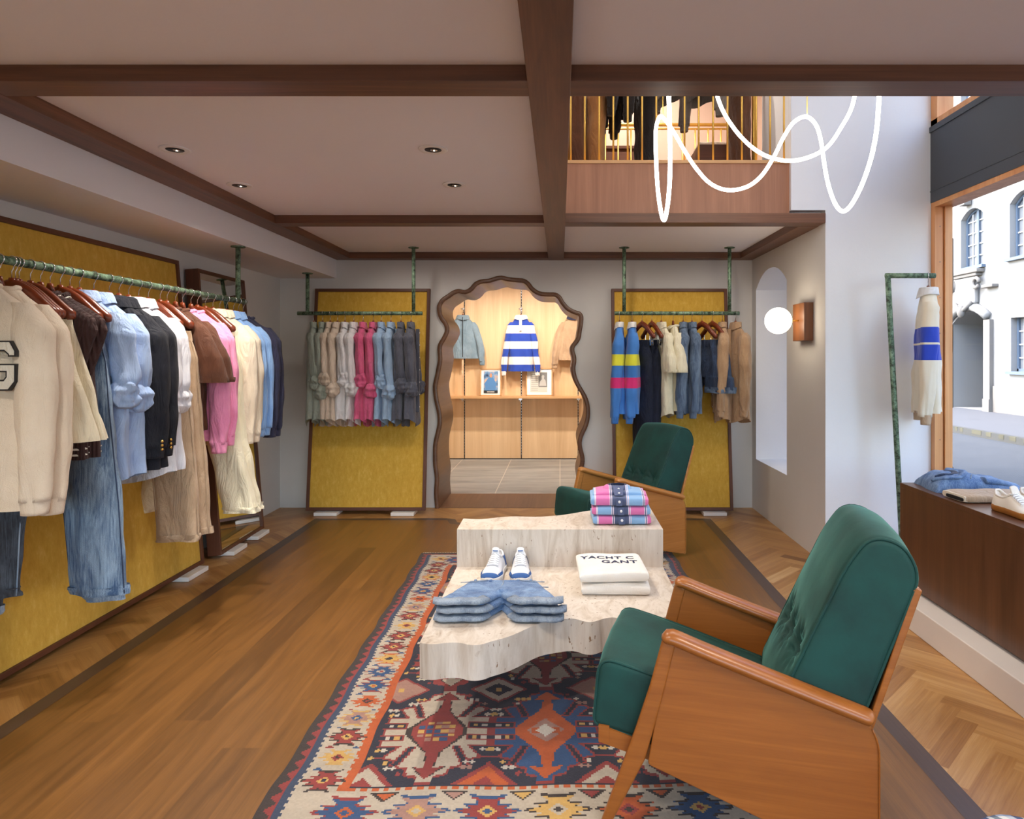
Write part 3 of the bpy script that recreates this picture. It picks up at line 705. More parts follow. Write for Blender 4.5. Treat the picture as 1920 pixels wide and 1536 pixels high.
def trousers(t, mat, seed, length=1.2, cx=.12, hw=.115, spread=.16, both=False, thick=.03, shift=.07, waist_z=-.235, hem_mat=None, flare=1.0, turnup=0, seam=None):
    for li, sd in enumerate((-1, 1) if both else (1,)):
        bm = new_bm(); end = waist_z - length
        if both: keys = [(waist_z, sd * .075, 0, .078, .018), (waist_z - .12, sd * .095, 0, .105, thick), (waist_z - .28, sd * .11, 0, .105, thick + .012), (waist_z - length * .6, sd * .14, 0, .09 * flare, thick + .012), (end, sd * (.14 + (shift if sd > 0 else shift + .10)), 0, .092 * flare, thick + .008)]
        else: keys = [(waist_z, cx - .02, 0, hw * .72, .016), (waist_z - .12, cx - .01, 0, hw * .95, thick), (waist_z - .3, cx, 0, hw, thick + .012), (waist_z - length * .65, cx + shift * .6, 0, hw * .86 * flare, thick + .012), (end, cx + shift, 0, hw * .82 * flare, thick + .006)]
        slices(bm, keys, 44, 44, (4, .001, .007), .004, seed + li * 9, cap_bot=True, square=.85, ridge=.006); lg = obj('leg', bm, mat, t, True)
        e = keys[-1]
        if seam:
            bm = new_bm(); kk = [((q[0] - keys[0][0]) / (keys[-1][0] - keys[0][0]),) + tuple(q[1:]) for q in keys]
            for ss in (1, -1):
                pts = []
                for q in range(25):
                    c_, _, rx_, ry_ = sample(kk, q / 24); pts.append((c_ + ss * rx_ * .99, -ry_ * .25, lerp(keys[0][0], keys[-1][0], q / 24)))
                tube(bm, pts, .0026, 6)
            obj('side_seam', bm, seam, lg, True)
        bm = new_bm(); slices(bm, [(end + .03 + turnup, e[1], 0, e[3] * 1.02, e[4] * 1.08), (end - .003, e[1], 0, e[3] * 1.03, e[4] * 1.1)], 34, 3, (4, .010, .010), .005, seed + li * 9, square=.85); obj('hem', bm, hem_mat or mat, lg, True)
    k = [(waist_z + .018, 0 if both else cx - .02, 0, .152 if both else hw * .76, .019), (waist_z - .03, 0 if both else cx - .018, 0, .156 if both else hw * .80, .023)]
    bm = new_bm(); slices(bm, k, 34, 3, (4, 0, .001), .001, seed, square=.8); wb = obj('waistband', bm, mat, t, True)
    bm = new_bm(); xs_ = (-.1, .05, .12) if both else (cx - .07, cx + .03)
    for x in xs_: box(bm, x - .005, x + .005, -.028, -.018, waist_z - .036, waist_z + .02)
    obj('belt_loops', bm, mat, wb)
    return t
def skirt(t, mat, seed):
    bm = new_bm(); slices(bm, [(-.22, .0, 0, .15, .022), (-.27, 0, 0, .165, .03), (-.45, .01, 0, .21, .05), (-.655, .02, 0, .262, .062)], 44, 26, (7, .0, .012), .003, seed, square=.85); obj('skirt_panel', bm, mat, t, True)
    bm = new_bm(); slices(bm, [(-.205, 0, 0, .15, .022), (-.245, 0, 0, .156, .026)], 40, 3, (7, 0, 0), .001, seed, square=.85); obj('waistband', bm, mat, t, True)
    bm = new_bm(); tube(bm, [(.10, -.045, -.29), (.115, -.06, -.37), (.12, -.066, -.45)], .004, 6); tube(bm, [(.135, -.040, -.29), (.15, -.054, -.37), (.15, -.062, -.45)], .004, 6); obj('pocket_piping', bm, mat, t, True)

C = {}
C['creamsweat'] = cloth('cream jersey', srgb(238, 222, 200), srgb(232, 214, 190), fold=.4)
C['letterfill'] = cloth('cream felt', srgb(232, 228, 216), srgb(226, 222, 208))
C['ecru'] = cloth('ecru cotton', srgb(232, 222, 196), srgb(224, 212, 184))
C['brownknit'] = cloth('brown rib knit', srgb(72, 44, 42), srgb(54, 32, 32), ribs=26, sheen=.05)
C['lightblue'] = cloth('light blue poplin', srgb(176, 200, 238), srgb(160, 186, 230))
C['navywool'] = cloth('navy wool', srgb(24, 27, 40), srgb(18, 21, 32), sheen=.02)
C['whitepop'] = cloth('white poplin', srgb(240, 240, 246), srgb(228, 228, 238))
C['beige'] = cloth('beige twill', srgb(204, 176, 146), srgb(190, 162, 132))
C['browntee'] = cloth('brown jersey', srgb(98, 56, 34), srgb(84, 48, 30), sheen=.08)
C['pink'] = cloth('pink jersey', srgb(250, 160, 200), srgb(242, 146, 190))
C['creamtwill'] = cloth('cream twill', srgb(246, 238, 210), srgb(238, 228, 198))
C['offwhite'] = cloth('off white cotton', srgb(240, 226, 204), srgb(232, 216, 192))
C['skyblue'] = cloth('sky blue poplin', srgb(146, 186, 236), srgb(128, 170, 228))
C['navysweat'] = cloth('navy jersey', srgb(46, 48, 76), srgb(38, 40, 64), sheen=.05)
C['jeanlight'] = denim('washed denim', srgb(62, 92, 130), srgb(160, 186, 210), .55)
C['jeandark'] = denim('charcoal denim', srgb(40, 46, 56), srgb(84, 94, 106), .5)
C['jeaninner'] = denim('pale denim reverse', srgb(120, 144, 172), srgb(176, 192, 208), .4)
C['sage'] = cloth('sage linen', srgb(166, 172, 160), srgb(148, 156, 144), bump=.3)
C['sand'] = cloth('sand linen', srgb(222, 202, 184), srgb(206, 186, 166))
C['whitelinen'] = cloth('white linen', srgb(238, 234, 236), srgb(222, 218, 222))
C['rose'] = cloth('rose linen', srgb(228, 104, 146), srgb(208, 84, 128))
C['bluelinen'] = cloth('pale blue linen', srgb(164, 190, 220), srgb(146, 174, 208))
C['charcoal'] = cloth('charcoal linen', srgb(98, 100, 114), srgb(78, 80, 94))
C['tan'] = cloth('tan cotton', srgb(194, 160, 126), srgb(178, 144, 112))
C['creamtee'] = cloth('cream cotton', srgb(240, 232, 206), srgb(230, 222, 194))
C['indigo'] = cloth('indigo drill', srgb(26, 34, 58), srgb(20, 27, 46), sheen=.03)
C['shortdenim'] = denim('deep blue denim', srgb(28, 40, 66), srgb(60, 82, 118), .5)
C['jacketdenim'] = denim('mid blue denim', srgb(62, 82, 112), srgb(122, 144, 172), .55)
C['tabledenim'] = denim('table denim', srgb(66, 98, 146), srgb(142, 172, 208), .7)
C['tabledenimback'] = denim('table denim reverse', srgb(118, 132, 150), srgb(158, 170, 184), .4)
blue_, yel_, pk_ = srgb(64, 126, 204), srgb(228, 226, 62), srgb(222, 46, 122)
C['rugbyblue'] = banded('blue jersey with yellow and pink bands', [(-.60, -.515, pk_), (-.425, -.335, yel_)], base=blue_)
C['rugbyblueplain'] = cloth('bright blue jersey', blue_, srgb(54, 112, 190))
rb, rw = srgb(34, 66, 164), srgb(236, 226, 216)
C['rugbystripe'] = banded('blue and white striped jersey', [(-.205, -.08, rb), (-.405, -.305, rb), (-.60, -.50, rb), (-.80, -.70, rb)], base=rw)
C['rugbywin'] = banded('cream jersey with blue bands', [(-.40, -.31, srgb(40, 70, 190)), (-.50, -.413, srgb(40, 70, 190))], base=srgb(236, 226, 204))
C['whitecollar'] = cloth('white collar cloth', srgb(244, 242, 240), srgb(236, 234, 232))
C['sagejacket'] = cloth('grey blue jacket cloth', srgb(136, 154, 166), srgb(118, 138, 150))
C['orangerib'] = cloth('pale strap', srgb(234, 190, 150))

def railY(px): return 2475.0 / (VX - px)
def rail_item(px, clips, phrase, group='wooden hangers on the long left rail', rz=0.0):
    y = railY(px); hang(clips, (RX, y, RZ), rz, 'wooden hanger holding the ' + phrase, group); return (RX, y, RZ)
LG = 'clothes on the long left rail'
# nearest to farthest along the left rail
l = rail_item(-40, False, 'cream sweatshirt with the big letter'); t = shirt(G('sweatshirt', 'cream sweatshirt with a big outlined letter G, nearest on the left rail', 'sweatshirt', l, .03, LG), C['creamsweat'], 11, 'long', -.86, .215, .205, .06, 'crew', sl_end=-.83, slw=1.2, curve=0, fold=.007)
gt = []
def letterG(s):
    o = .5
    return [(.30, .18), (.50, .18), (.50, .30), (.36, .5), (-.30, .5), (-.5, .32), (-.5, -.32), (-.30, -.5), (.32, -.5), (.5, -.32), (.5, .04), (.04, .04), (.04, -.13), (.24, -.13), (.24, -.22), (.18, -.28), (-.16, -.28), (-.24, -.2), (-.24, .2), (-.16, .29), (.2, .29), (.30, .22)]
bm = new_bm(); prism(bm, [(.125 + a * .125, -.375 + b_ * .165) for a, b_ in letterG(1)], -.084, -.070); obj('letter_border', bm, M['black'], t)
bm = new_bm(); cg = letterG(1)
def shrink(pts, d):
    n_ = len(pts); out = []
    for i in range(n_):
        a, b_, c = Vector(pts[i - 1]), Vector(pts[i]), Vector(pts[(i + 1) % n_])
        e1, e2 = (b_ - a).normalized(), (c - b_).normalized(); n1, n2 = Vector((-e1.y, e1.x)), Vector((-e2.y, e2.x))
        m_ = (n1 + n2); m_ = m_ / max(.35, m_.dot(n1) if m_.length else 1); out.append(b_ + m_ * d)
    return out
full = [(.125 + a * .125, -.375 + b_ * .165) for a, b_ in cg]
prism(bm, [(q.x, q.y) for q in shrink(full, .005)], -.0855, -.080); obj('letter_felt', bm, C['letterfill'], t)
l = rail_item(-2, False, 'plain cream sweatshirt'); shirt(G('sweatshirt', 'plain cream sweatshirt behind the lettered sweatshirt', 'sweatshirt', l, -.02, LG), C['creamsweat'], 12, 'long', -.87, .21, .205, .05, 'crew', sl_end=-.845, slw=1.2, curve=0, fold=.007)
l = rail_item(22, True, 'nearer charcoal jeans'); trousers(G('jeans', 'charcoal jeans hanging at the far left behind the cream sweatshirts', 'jeans', l, 0, LG), C['jeandark'], 13, .97, -.03, .11, shift=-.035, seam=C['jeaninner'])
l = rail_item(29, True, 'farther charcoal jeans'); trousers(G('jeans', 'second charcoal jeans at the left edge with a paler hem', 'jeans', l, 0, LG), C['jeandark'], 14, 1.05, -.10, .11, shift=-.05, hem_mat=C['jeaninner'])
for i, px in enumerate((36, 57)):
    w = ('nearer', 'farther')[i]; l = rail_item(px, True, w + ' ecru skirt'); skirt(G('skirt', w + ' of the two ecru cotton skirts on the left rail', 'skirt', l, .05 * i, LG), C['ecru'], 15 + i)
for i, px in enumerate((76, 94)):
    w = ('nearer', 'farther')[i]; l = rail_item(px, False, w + ' brown knitted vest')
    t = shirt(G('knitted_vest', w + ' dark brown ribbed knit vest with cream stripes at the hem', 'vest', l, .04, LG), C['brownknit'], 17 + i, 'none', -.735, .180, .22, .045, 'crew', curve=0, trim=C['brownknit'])
    for zz in (-.69, -.712):
        bm = new_bm(); slices(bm, [(zz, 0, 0, .178, .066), (zz - .008, 0, 0, .178, .066)], 40, 2, (5, .011, .011), .004, 17 + i, square=.85); obj('hem_stripe', bm, C['letterfill'], t, True)
    bm = new_bm()
    for zz in (0, .012): tube(bm, [(.07 * math.cos(k * PI / 12), .05 * math.sin(k * PI / 12), -.112 - zz - .022 * max(0, -math.sin(k * PI / 12))) for k in range(24)], .0035, 6, closed=True)
    obj('neck_stripes', bm, C['letterfill'], t)
l = rail_item(113, True, 'washed blue jeans'); trousers(G('jeans', 'washed mid blue jeans hanging long on the left rail', 'jeans', l, 0, LG), C['jeanlight'], 21, 1.045, .085, .115, shift=.07, flare=1.12, seam=C['shortdenim'])
l = rail_item(131, True, 'pale turned jeans'); trousers(G('jeans', 'paler jeans just behind the washed blue jeans', 'jeans', l, 0, LG), C['jeaninner'], 22, 1.085, .08, .09, shift=.06)
for i, px in enumerate((149, 176)):
    w = ('nearer', 'farther')[i]; l = rail_item(px, False, w + ' light blue shirt')
    shirt(G('shirt', w + ' light blue shirt with rolled sleeves beside the navy blazers', 'shirt', l, .03, LG), C['lightblue'], 23 + i, 'rolled', -.84, .205, .195, .04, placket=True, roll=(-.5, -.47 - .02 * i), slw=1.05)
for i, px in enumerate((205, 223)):
    w = ('nearer', 'farther')[i]; l = rail_item(px, False, w + ' navy blazer')
    t = shirt(G('blazer', w + ' dark navy wool blazer with gold cuff buttons', 'blazer', l, .03, LG), C['navywool'], 25 + i, 'long', -.84, .215, .205, .05, 'lapel', sl_end=-.74, slw=1.2, curve=0, fold=.005)
    bm = new_bm()
    for k in range(3): ball(bm, (.262 , -.062, -.71 - k * .017), (.007, .005, .007), 10, 6)
    obj('cuff_buttons', bm, M['gold'], t, True)
for i, px in enumerate((241, 260)):
    w = ('nearer', 'farther')[i]; l = rail_item(px, False, w + ' white shirt')
    shirt(G('shirt', w + ' white shirt showing below the navy blazers', 'shirt', l, .02, LG), C['whitepop'], 27 + i, 'rolled', -.87, .20, .195, .04, roll=(-.5, -.52), placket=True)
for i, px in enumerate((278, 300)):
    w = ('nearer', 'farther')[i]; l = rail_item(px, True, w + ' beige trousers')
    trousers(G('trousers', w + ' beige twill trousers hanging long on the left rail', 'trousers', l, 0, LG), C['beige'], 29 + i, .99 - i * .01, .09, .11, shift=.06, flare=1.1, seam=C['beige'])
for i, px in enumerate((313, 329)):
    w = ('nearer', 'farther')[i]; l = rail_item(px, False, w + ' brown tee shirt')
    shirt(G('tee_shirt', w + ' chocolate brown tee shirt with wide short sleeves', 'tee shirt', l, .02, LG), C['browntee'], 31 + i, 'short', -.72, .168, .195, .045, 'crew', curve=0)
for i, px in enumerate((342, 358)):
    w = ('nearer', 'farther')[i]; l = rail_item(px, False, w + ' pink sweatshirt')
    shirt(G('sweatshirt', w + ' bubblegum pink sweatshirt on the left rail', 'sweatshirt', l, .02, LG), C['pink'], 33 + i, 'long', -.78, .205, .20, .05, 'crew', curve=0, sl_end=-.80 + .03 * i, slw=1.1)
for i, px in enumerate((370, 385)):
    w = ('nearer', 'farther')[i]; l = rail_item(px, True, w + ' cream trousers')
    trousers(G('trousers', w + ' cream twill wide trousers beside the pink sweatshirts', 'trousers', l, 0, LG), C['creamtwill'], 35 + i, .955, both=True, shift=.10 - .02 * i, flare=1.0)
for i, px in enumerate((399, 412)):
    w = ('nearer', 'farther')[i]; l = rail_item(px, False, w + ' off white overshirt')
    shirt(G('overshirt', w + ' off white long sleeved overshirt near the far end of the left rail', 'shirt', l, .0, LG), C['offwhite'], 37 + i, 'long', -.79, .21, .20, .045, placket=True, sl_end=-.79, slw=1.15)
for i, px in enumerate((425, 438)):
    w = ('nearer', 'farther')[i]; l = rail_item(px, False, w + ' sky blue shirt')
    shirt(G('shirt', w + ' sky blue shirt between the off white overshirts and navy sweatshirts', 'shirt', l, 0, LG), C['skyblue'], 39 + i, 'long', -.80, .20, .195, .04, placket=True, sl_end=-.77)
for i, px in enumerate((447, 456)):
    w = ('nearer', 'farther')[i]; l = rail_item(px, False, w + ' navy sweatshirt')
    shirt(G('sweatshirt', w + ' navy sweatshirt at the far end of the left rail', 'sweatshirt', l, 0, LG), C['navysweat'], 41 + i, 'long', -.77, .21, .20, .045, 'crew', curve=0, sl_end=-.79, slw=1.1)

# back left rail: twelve linen shirts in pairs, seen from the side
RGL = 'linen shirts on the rail left of the archway'
pxs = [588, 605, 619.5, 633, 647, 663.5, 681, 700, 715, 733, 752, 771]
cols = [('sage', 'sage green'), ('sand', 'sand coloured'), ('whitelinen', 'white'), ('rose', 'rose pink'), ('bluelinen', 'pale blue'), ('charcoal', 'charcoal grey')]
rolls = [-.53, -.60, -.50, -.58, -.50, -.58, -.51, -.59, -.52, -.60, -.55, -.58]
for i, px in enumerate(pxs):
    key, nm = cols[i // 2]; side = ('left', 'right')[i % 2]
    x = (px - VX) * BY / FPX; rz = rad(-90 + (14, 6, -3, -3, 5, 2, 2, 0, 3, 0, 3, 2)[i])
    ph = side + ' ' + nm + ' linen shirt'
    hang(False, (x, BY, BZ), rz + PI, 'wooden hanger holding the ' + ph, 'wooden hangers on the rail left of the archway')
    shirt(G('shirt', ph + ' with rolled sleeves on the rail left of the archway', 'shirt', (x, BY, BZ), rz + PI, RGL), C[key], 60 + i, 'rolled', -.84, .175, .165, .036, roll=(rolls[i], rolls[i]), slw=.70, curve=.08, placket=True, fold=.014, thin=.72)

# back right rail
RGR = 'clothes on the rail right of the archway'
pxs = [1161.5, 1185, 1203.7, 1222, 1240, 1262, 1281, 1297.5, 1316, 1335.5, 1354.4, 1379.4]
HG = 'wooden hangers on the rail right of the archway'
def place(i, clips, phrase, rz):
    x = (pxs[i] - VX) * BY / FPX; hang(clips, (x, BY, BZ), rad(rz), 'wooden hanger holding the ' + phrase, HG); return (x, BY, BZ), rad(rz)
for i in (0, 1):
    w = ('left', 'right')[i]; l, r = place(i, False, w + ' blue banded rugby shirt', -96 + 4 * i)
    t = shirt(G('rugby_shirt', w + ' bright blue rugby shirt with yellow and pink bands', 'rugby shirt', l, r, RGR), C['rugbyblue'], 80 + i, 'long', -.80, .20, .18, .045, collar_mat=C['whitecollar'], cuff_mat=C['rugbyblueplain'], sl_end=-.83, slw=1.0, curve=0, thin=.8)
for i in (2, 3):
    w = ('left', 'right')[i - 2]; l, r = place(i, True, w + ' indigo trousers', -60 - 8 * (i - 2))
    trousers(G('trousers', w + ' long dark indigo trousers with pale stitching', 'trousers', l, r, RGR), C['indigo'], 82 + i, 1.02 - .08 * (i - 2), .0, .135, shift=.01, thick=.045, flare=.9)
l, r = place(4, False, 'cream long shirt', -75); shirt(G('shirt', 'cream cotton shirt left of the cream tee shirt', 'shirt', l, r, RGR), C['creamtee'], 86, 'short', -.80, .18, .17, .038, 'shirt', slw=.8, thin=.75)
l, r = place(5, False, 'cream tee shirt', -82); shirt(G('tee_shirt', 'cream tee shirt next to the denim jackets', 'tee shirt', l, r, RGR), C['creamtee'], 87, 'short', -.78, .18, .17, .038, 'crew', curve=0, slw=.8, thin=.75)
for i in (6, 7):
    w = ('left', 'right')[i - 6]; l, r = place(i, False, w + ' denim jacket', -98 + (i - 6) * 10)
    t = shirt(G('denim_jacket', w + ' mid blue denim jacket on the rail right of the archway', 'jacket', l, r, RGR), C['jacketdenim'], 88 + i, 'long', -.80, .18, .17, .04, sl_end=-.79, slw=.95, curve=0, placket=True, thin=.8)
for i in (8, 9):
    w = ('left', 'right')[i - 8]; l, r = place(i, True, w + ' denim shorts', -58 - 6 * (i - 8))
    t = G('denim_shorts', w + ' dark denim shorts with turned up hems', 'shorts', l, r, RGR)
    trousers(t, C['shortdenim'], 96 + i, .40, both=True, thick=.04, shift=.02, hem_mat=C['jacketdenim'], turnup=.015)
for i in (10, 11):
    w = ('left', 'right')[i - 10]; l, r = place(i, False, w + ' tan shirt', -98 + (i - 10) * 22)
    shirt(G('shirt', w + ' tan cotton long sleeved shirt at the end of the rail', 'shirt', l, r, RGR), C['tan'], 98 + i, 'long', -.84, .19, .18, .045, sl_end=-.78, slw=.95, placket=True, fold=.012, thin=.8)

# window garment
l = (2.17, 3.93, 1.781); hang(False, l, rad(-112), 'wooden hanger holding the cream rugby shirt by the window', 'wooden hanger by the window')
t = shirt(G('rugby_shirt', 'cream rugby shirt with two blue bands hanging by the shop window', 'rugby shirt', l, rad(-112), 'rugby shirt by the window'), C['rugbywin'], 120, 'long', -.80, .17, .16, .045, collar_mat=C['whitecollar'], cuff_mat=C['beige'], sl_end=-.82, slw=.95, curve=0)

# ------------------------------------------------------------------ back room clothes and pictures
def wall_hook(px, py, lb):
    q = P(px, py, YR); t = thing('wall_hook', lb, 'hook', (q.x, YR, q.z), 0, 'steel hooks on the panelled wall')
    obj('hook_plate', boxm(-.012, .012, -.008, 0, -.03, .03), M['chrome'], t)
    bm = new_bm(); tube(bm, [(0, -.005, .01), (0, -.10, .01)], .006, 8); tube(bm, [(-.028, -.10, .012), (.028, -.10, .012)], .006, 8); obj('hook_arm', bm, M['chrome'], t, True); return (q.x, YR - .10, q.z + .005)
BG = 'jackets and shirt on the panelled wall'
l = wall_hook(870, 582, 'steel hook above the grey blue jacket'); hang(False, l, 0, 'wooden hanger holding the grey blue jacket', 'wooden hangers in the back room')
t = shirt(G('jacket', 'grey blue zip jacket hanging on the back room wall', 'jacket', l, .12, BG), C['sagejacket'], 131, 'long', -.62, .20, .175, .05, 'shirt', sl_end=-.66, slw=.95, curve=0, spr=.06)
obj('zip', boxm(-.004, .004, -.082, -.05, -.6, -.1), M['iron'], t)
obj('hanging_strap', boxm(-.012, .012, -.06, -.05, -.86, -.6), C['orangerib'], t)
l = wall_hook(977.5, 582, 'steel hook above the striped rugby shirt'); hang(False, l, 0, 'wooden hanger holding the striped rugby shirt', 'wooden hangers in the back room')
t = shirt(G('rugby_shirt', 'blue and white striped rugby shirt hanging on the back room wall', 'rugby shirt', l, 0, BG), C['rugbystripe'], 132, 'long', -.78, .158, .155, .045, 'shirt', collar_mat=C['whitecollar'], cuff_mat=C['whitecollar'], sl_end=-.79, slw=.78, curve=0, spr=.05)
obj('placket', boxm(-.016, .016, -.075, -.05, -.27, -.12), C['whitecollar'], t)
l = wall_hook(1075, 582, 'steel hook above the beige jacket'); hang(False, l, 0, 'wooden hanger holding the beige jacket', 'wooden hangers in the back room')
t = shirt(G('jacket', 'beige jacket with navy collar partly hidden by the archway', 'jacket', l, -.1, BG), C['tan'], 133, 'long', -.64, .19, .17, .05, 'shirt', collar_mat=C['navysweat'], sl_end=-.7, slw=.95, curve=0, spr=.06)
def picture(px0, px1, py0, py1, lb, art):
    a, b_ = P(px0, py1, YR - .1), P(px1, py0, YR - .1); w, h = b_.x - a.x, b_.z - .812
    t = thing('framed_picture', lb, 'picture', ((a.x + b_.x) / 2, YR - .11, .8125), 0, 'framed pictures on the oak shelf'); t.rotation_euler.x = rad(-6)
    f = .014
    obj('frame', boxm((-w / 2, -w / 2 + f, 0, .022, 0, h), (w / 2 - f, w / 2, 0, .022, 0, h), (-w / 2, w / 2, 0, .022, 0, f), (-w / 2, w / 2, 0, .022, h - f, h)), M['shelfoak'], t)
    obj('mount', boxm(-w / 2 + f, w / 2 - f, .010, .014, f, h - f), M['paper'], t)
    art(t, w, h); return t
def art_poster(t, w, h):
    n = N('poster print'); b = n.bsdf(Roughness=.7); v = n.coord(scale=(9, 9, 9))
    n.link(n.ramp(n.noise(v, 1.2, 3), [(.35, srgb(40, 60, 96)), (.5, srgb(110, 150, 190)), (.65, srgb(206, 170, 140))]), b.inputs['Base Color'])
    obj('print', boxm(-w * .33, w * .33, .007, .009, h * .1, h * .9), n.m, t)
    shirtm, skin = plain('print blue', srgb(80, 130, 184)), plain('print skin', srgb(196, 140, 108))
    bm = new_bm(); prism(bm, [(-.06, h * .2), (.06, h * .2), (.07, h * .45), (.03, h * .66), (-.03, h * .66), (-.08, h * .45)], .004, .0065); obj('printed_figure', bm, shirtm, t)
    bm = new_bm(); prism(bm, [(.015 * math.cos(k * PI / 6) * 1.1, h * .75 + .028 * math.sin(k * PI / 6)) for k in range(12)], .004, .0065); obj('printed_face', bm, skin, t)
    obj('caption_strip', boxm(-w * .33, w * .33, .005, .0068, h * .1, h * .2), M['black'], t)
    bm = new_bm()
    for k in range(9): box(bm, -.045 + k * .0105, -.038 + k * .0105, .003, .0045, h * .135, h * .165)
    obj('caption_letters', bm, M['whitepaint'], t)
def art_photo(t, w, h):
    g1, g2, g3 = plain('photo grey', (.22, .21, .2), .7), plain('photo pale', (.5, .48, .45), .7), plain('newsprint', (.62, .6, .54), .8)
    obj('newspaper_page', boxm(-w * .34, w * .30, .008, .0095, h * .14, h * .86), g3, t)
    obj('photograph', boxm(-.01, w * .30, .006, .0075, h * .32, h * .84), g1, t)
    bm = new_bm(); prism(bm, [(.0, h * .36), (.09, h * .36), (.08, h * .55), (.06, h * .62), (.065, h * .72), (.045, h * .76), (.03, h * .7), (.035, h * .6), (.01, h * .52)], .004, .0058); obj('printed_figure', bm, g2, t)
    bm = new_bm()
    for k in range(9): box(bm, -w * .30, -.015, .0075, .008, h * (.2 + k * .07), h * (.2 + k * .07) + .004)
    obj('text_lines', bm, plain('print ink', (.25, .24, .22), .8), t)
picture(900, 940, 691, 739, 'framed colour poster of a person in a blue shirt standing on the shelf', art_poster)
picture(986, 1036, 690, 739, 'framed newspaper page with a grey photograph standing on the shelf', art_photo)

# ------------------------------------------------------------------ travertine table
ZL, ZT = .35, .52
tb = thing('display_table', 'two level travertine table with wavy edges on the patterned rug', 'table', (0, 2.9, .006))
front_px = [(18, 1085), (70, 1094), (130, 1095), (190, 1088), (250, 1085), (300, 1088), (350, 1099), (400, 1102), (450, 1094), (500, 1078), (560, 1062), (620, 1044), (680, 1020), (740, 992), (800, 965), (860, 948), (920, 938), (980, 929), (1030, 925), (1075, 930), (1115, 942), (1160, 948), (1200, 942), (1250, 926), (1300, 918), (1350, 922)]
fe = [PZ(780 + a / 3.556, 900 + b_ / 3.556, ZL) for a, b_ in front_px]
fe = [(q.x, q.y) for q in fe]
for _ in range(0): fe = [fe[0]] + [((a[0] + 2 * b_[0] + c[0]) / 4, (a[1] + 2 * b_[1] + c[1]) / 4) for a, b_, c in zip(fe, fe[1:], fe[2:])] + [fe[-1]]
fe[0] = (-.467, fe[0][1])
last = fe[-1]
fe += [(last[0] + .07, last[1] - .035), (last[0] + .12, last[1] - .03), (.40, last[1] + .02), (.445, last[1] + .0), (.467, last[1] - .02)]
fe = [f for f in fe if f[0] <= .467]
fe = [(a.x, a.y) for a in catmull([(a, b_, 0) for a, b_ in fe], 6)]
low = [(a, b_ - 2.9) for a, b_ in fe] + [(.467, .40), (-.467, .30)]
o = obj('lower_slab', prism(new_bm(), low, ZL - .124, ZL - .006, 'XY'), M['travertine'], tb); smooth_angle(o)
back_px = [(325, 257), (370, 262), (420, 263), (480, 260), (540, 250), (600, 244), (680, 242), (760, 246), (830, 248), (900, 240), (980, 236), (1050, 222), (1110, 212), (1160, 204), (1230, 196), (1320, 190), (1420, 186), (1500, 186), (1580, 190)]
be = [PZ(780 + a / 3.556, 900 + b_ / 3.556, ZT) for a, b_ in back_px]
be = [(q.x, q.y) for q in be]
for _ in range(1): be = [be[0]] + [((a[0] + 2 * b_[0] + c[0]) / 4, (a[1] + 2 * b_[1] + c[1]) / 4) for a, b_, c in zip(be, be[1:], be[2:])] + [be[-1]]
be = [(a.x, a.y) for a in catmull([(q[0], q[1] - 2.9, 0) for q in be], 3)]; be[0] = (-.467, be[0][1]); be[-1] = (.467, be[-1][1])
YS = 3.02 - 2.9
up_ = [(-.467, YS), (.467, YS)] + be[::-1]
o = obj('upper_block', prism(new_bm(), up_, ZL - .008, ZT - .006, 'XY'), M['travertine'], tb); smooth_angle(o)
o = obj('pedestal', boxm(-.30, .30, .06, .30, 0, ZL - .12), M['travertine'], tb); bevel_mod(o, .004)

# ------------------------------------------------------------------ kilim rug: a woven colour grid
RW, RL, CS = 1.66, 2.68, .007
nu, nv = int(RW / CS), int(RL / CS)
PAL = {'r': srgb(146, 50, 44), 'n': srgb(30, 30, 48), 'c': srgb(190, 176, 156), 'b': srgb(40, 76, 120), 'o': srgb(192, 88, 28), 'y': srgb(206, 164, 88), 'm': srgb(170, 128, 112), 'k': srgb(52, 38, 30), 'w': srgb(206, 196, 180), 'e': srgb(48, 62, 88)}
grid = [['c'] * nu for _ in range(nv)]
def rpaint(test, c, u0, u1, v0, v1):
    for j in range(max(0, int(v0 / CS)), min(nv, int(v1 / CS) + 1)):
        v_ = (j + .5) * CS; row = grid[j]
        for i in range(max(0, int(u0 / CS)), min(nu, int(u1 / CS) + 1)):
            if test((i + .5) * CS, v_): row[i] = c
def rrect(u0, u1, v0, v1, c): rpaint(lambda u, v_: u0 <= u < u1 and v0 <= v_ < v1, c, u0, u1, v0, v1)
def rdia(cu, cv, ru, rv, c): rpaint(lambda u, v_: abs(u - cu) / ru + abs(v_ - cv) / rv < 1, c, cu - ru, cu + ru, cv - rv, cv + rv)
def rpoly(pts, c):
    def inside(u, v_):
        r = False
        for k in range(len(pts)):
            (x1, y1), (x2, y2) = pts[k - 1], pts[k]
            if (y1 > v_) != (y2 > v_) and u < (x2 - x1) * (v_ - y1) / (y2 - y1) + x1: r = not r
        return r
    us, vs = [p_[0] for p_ in pts], [p_[1] for p_ in pts]
    rpaint(inside, c, min(us), max(us), min(vs), max(vs))
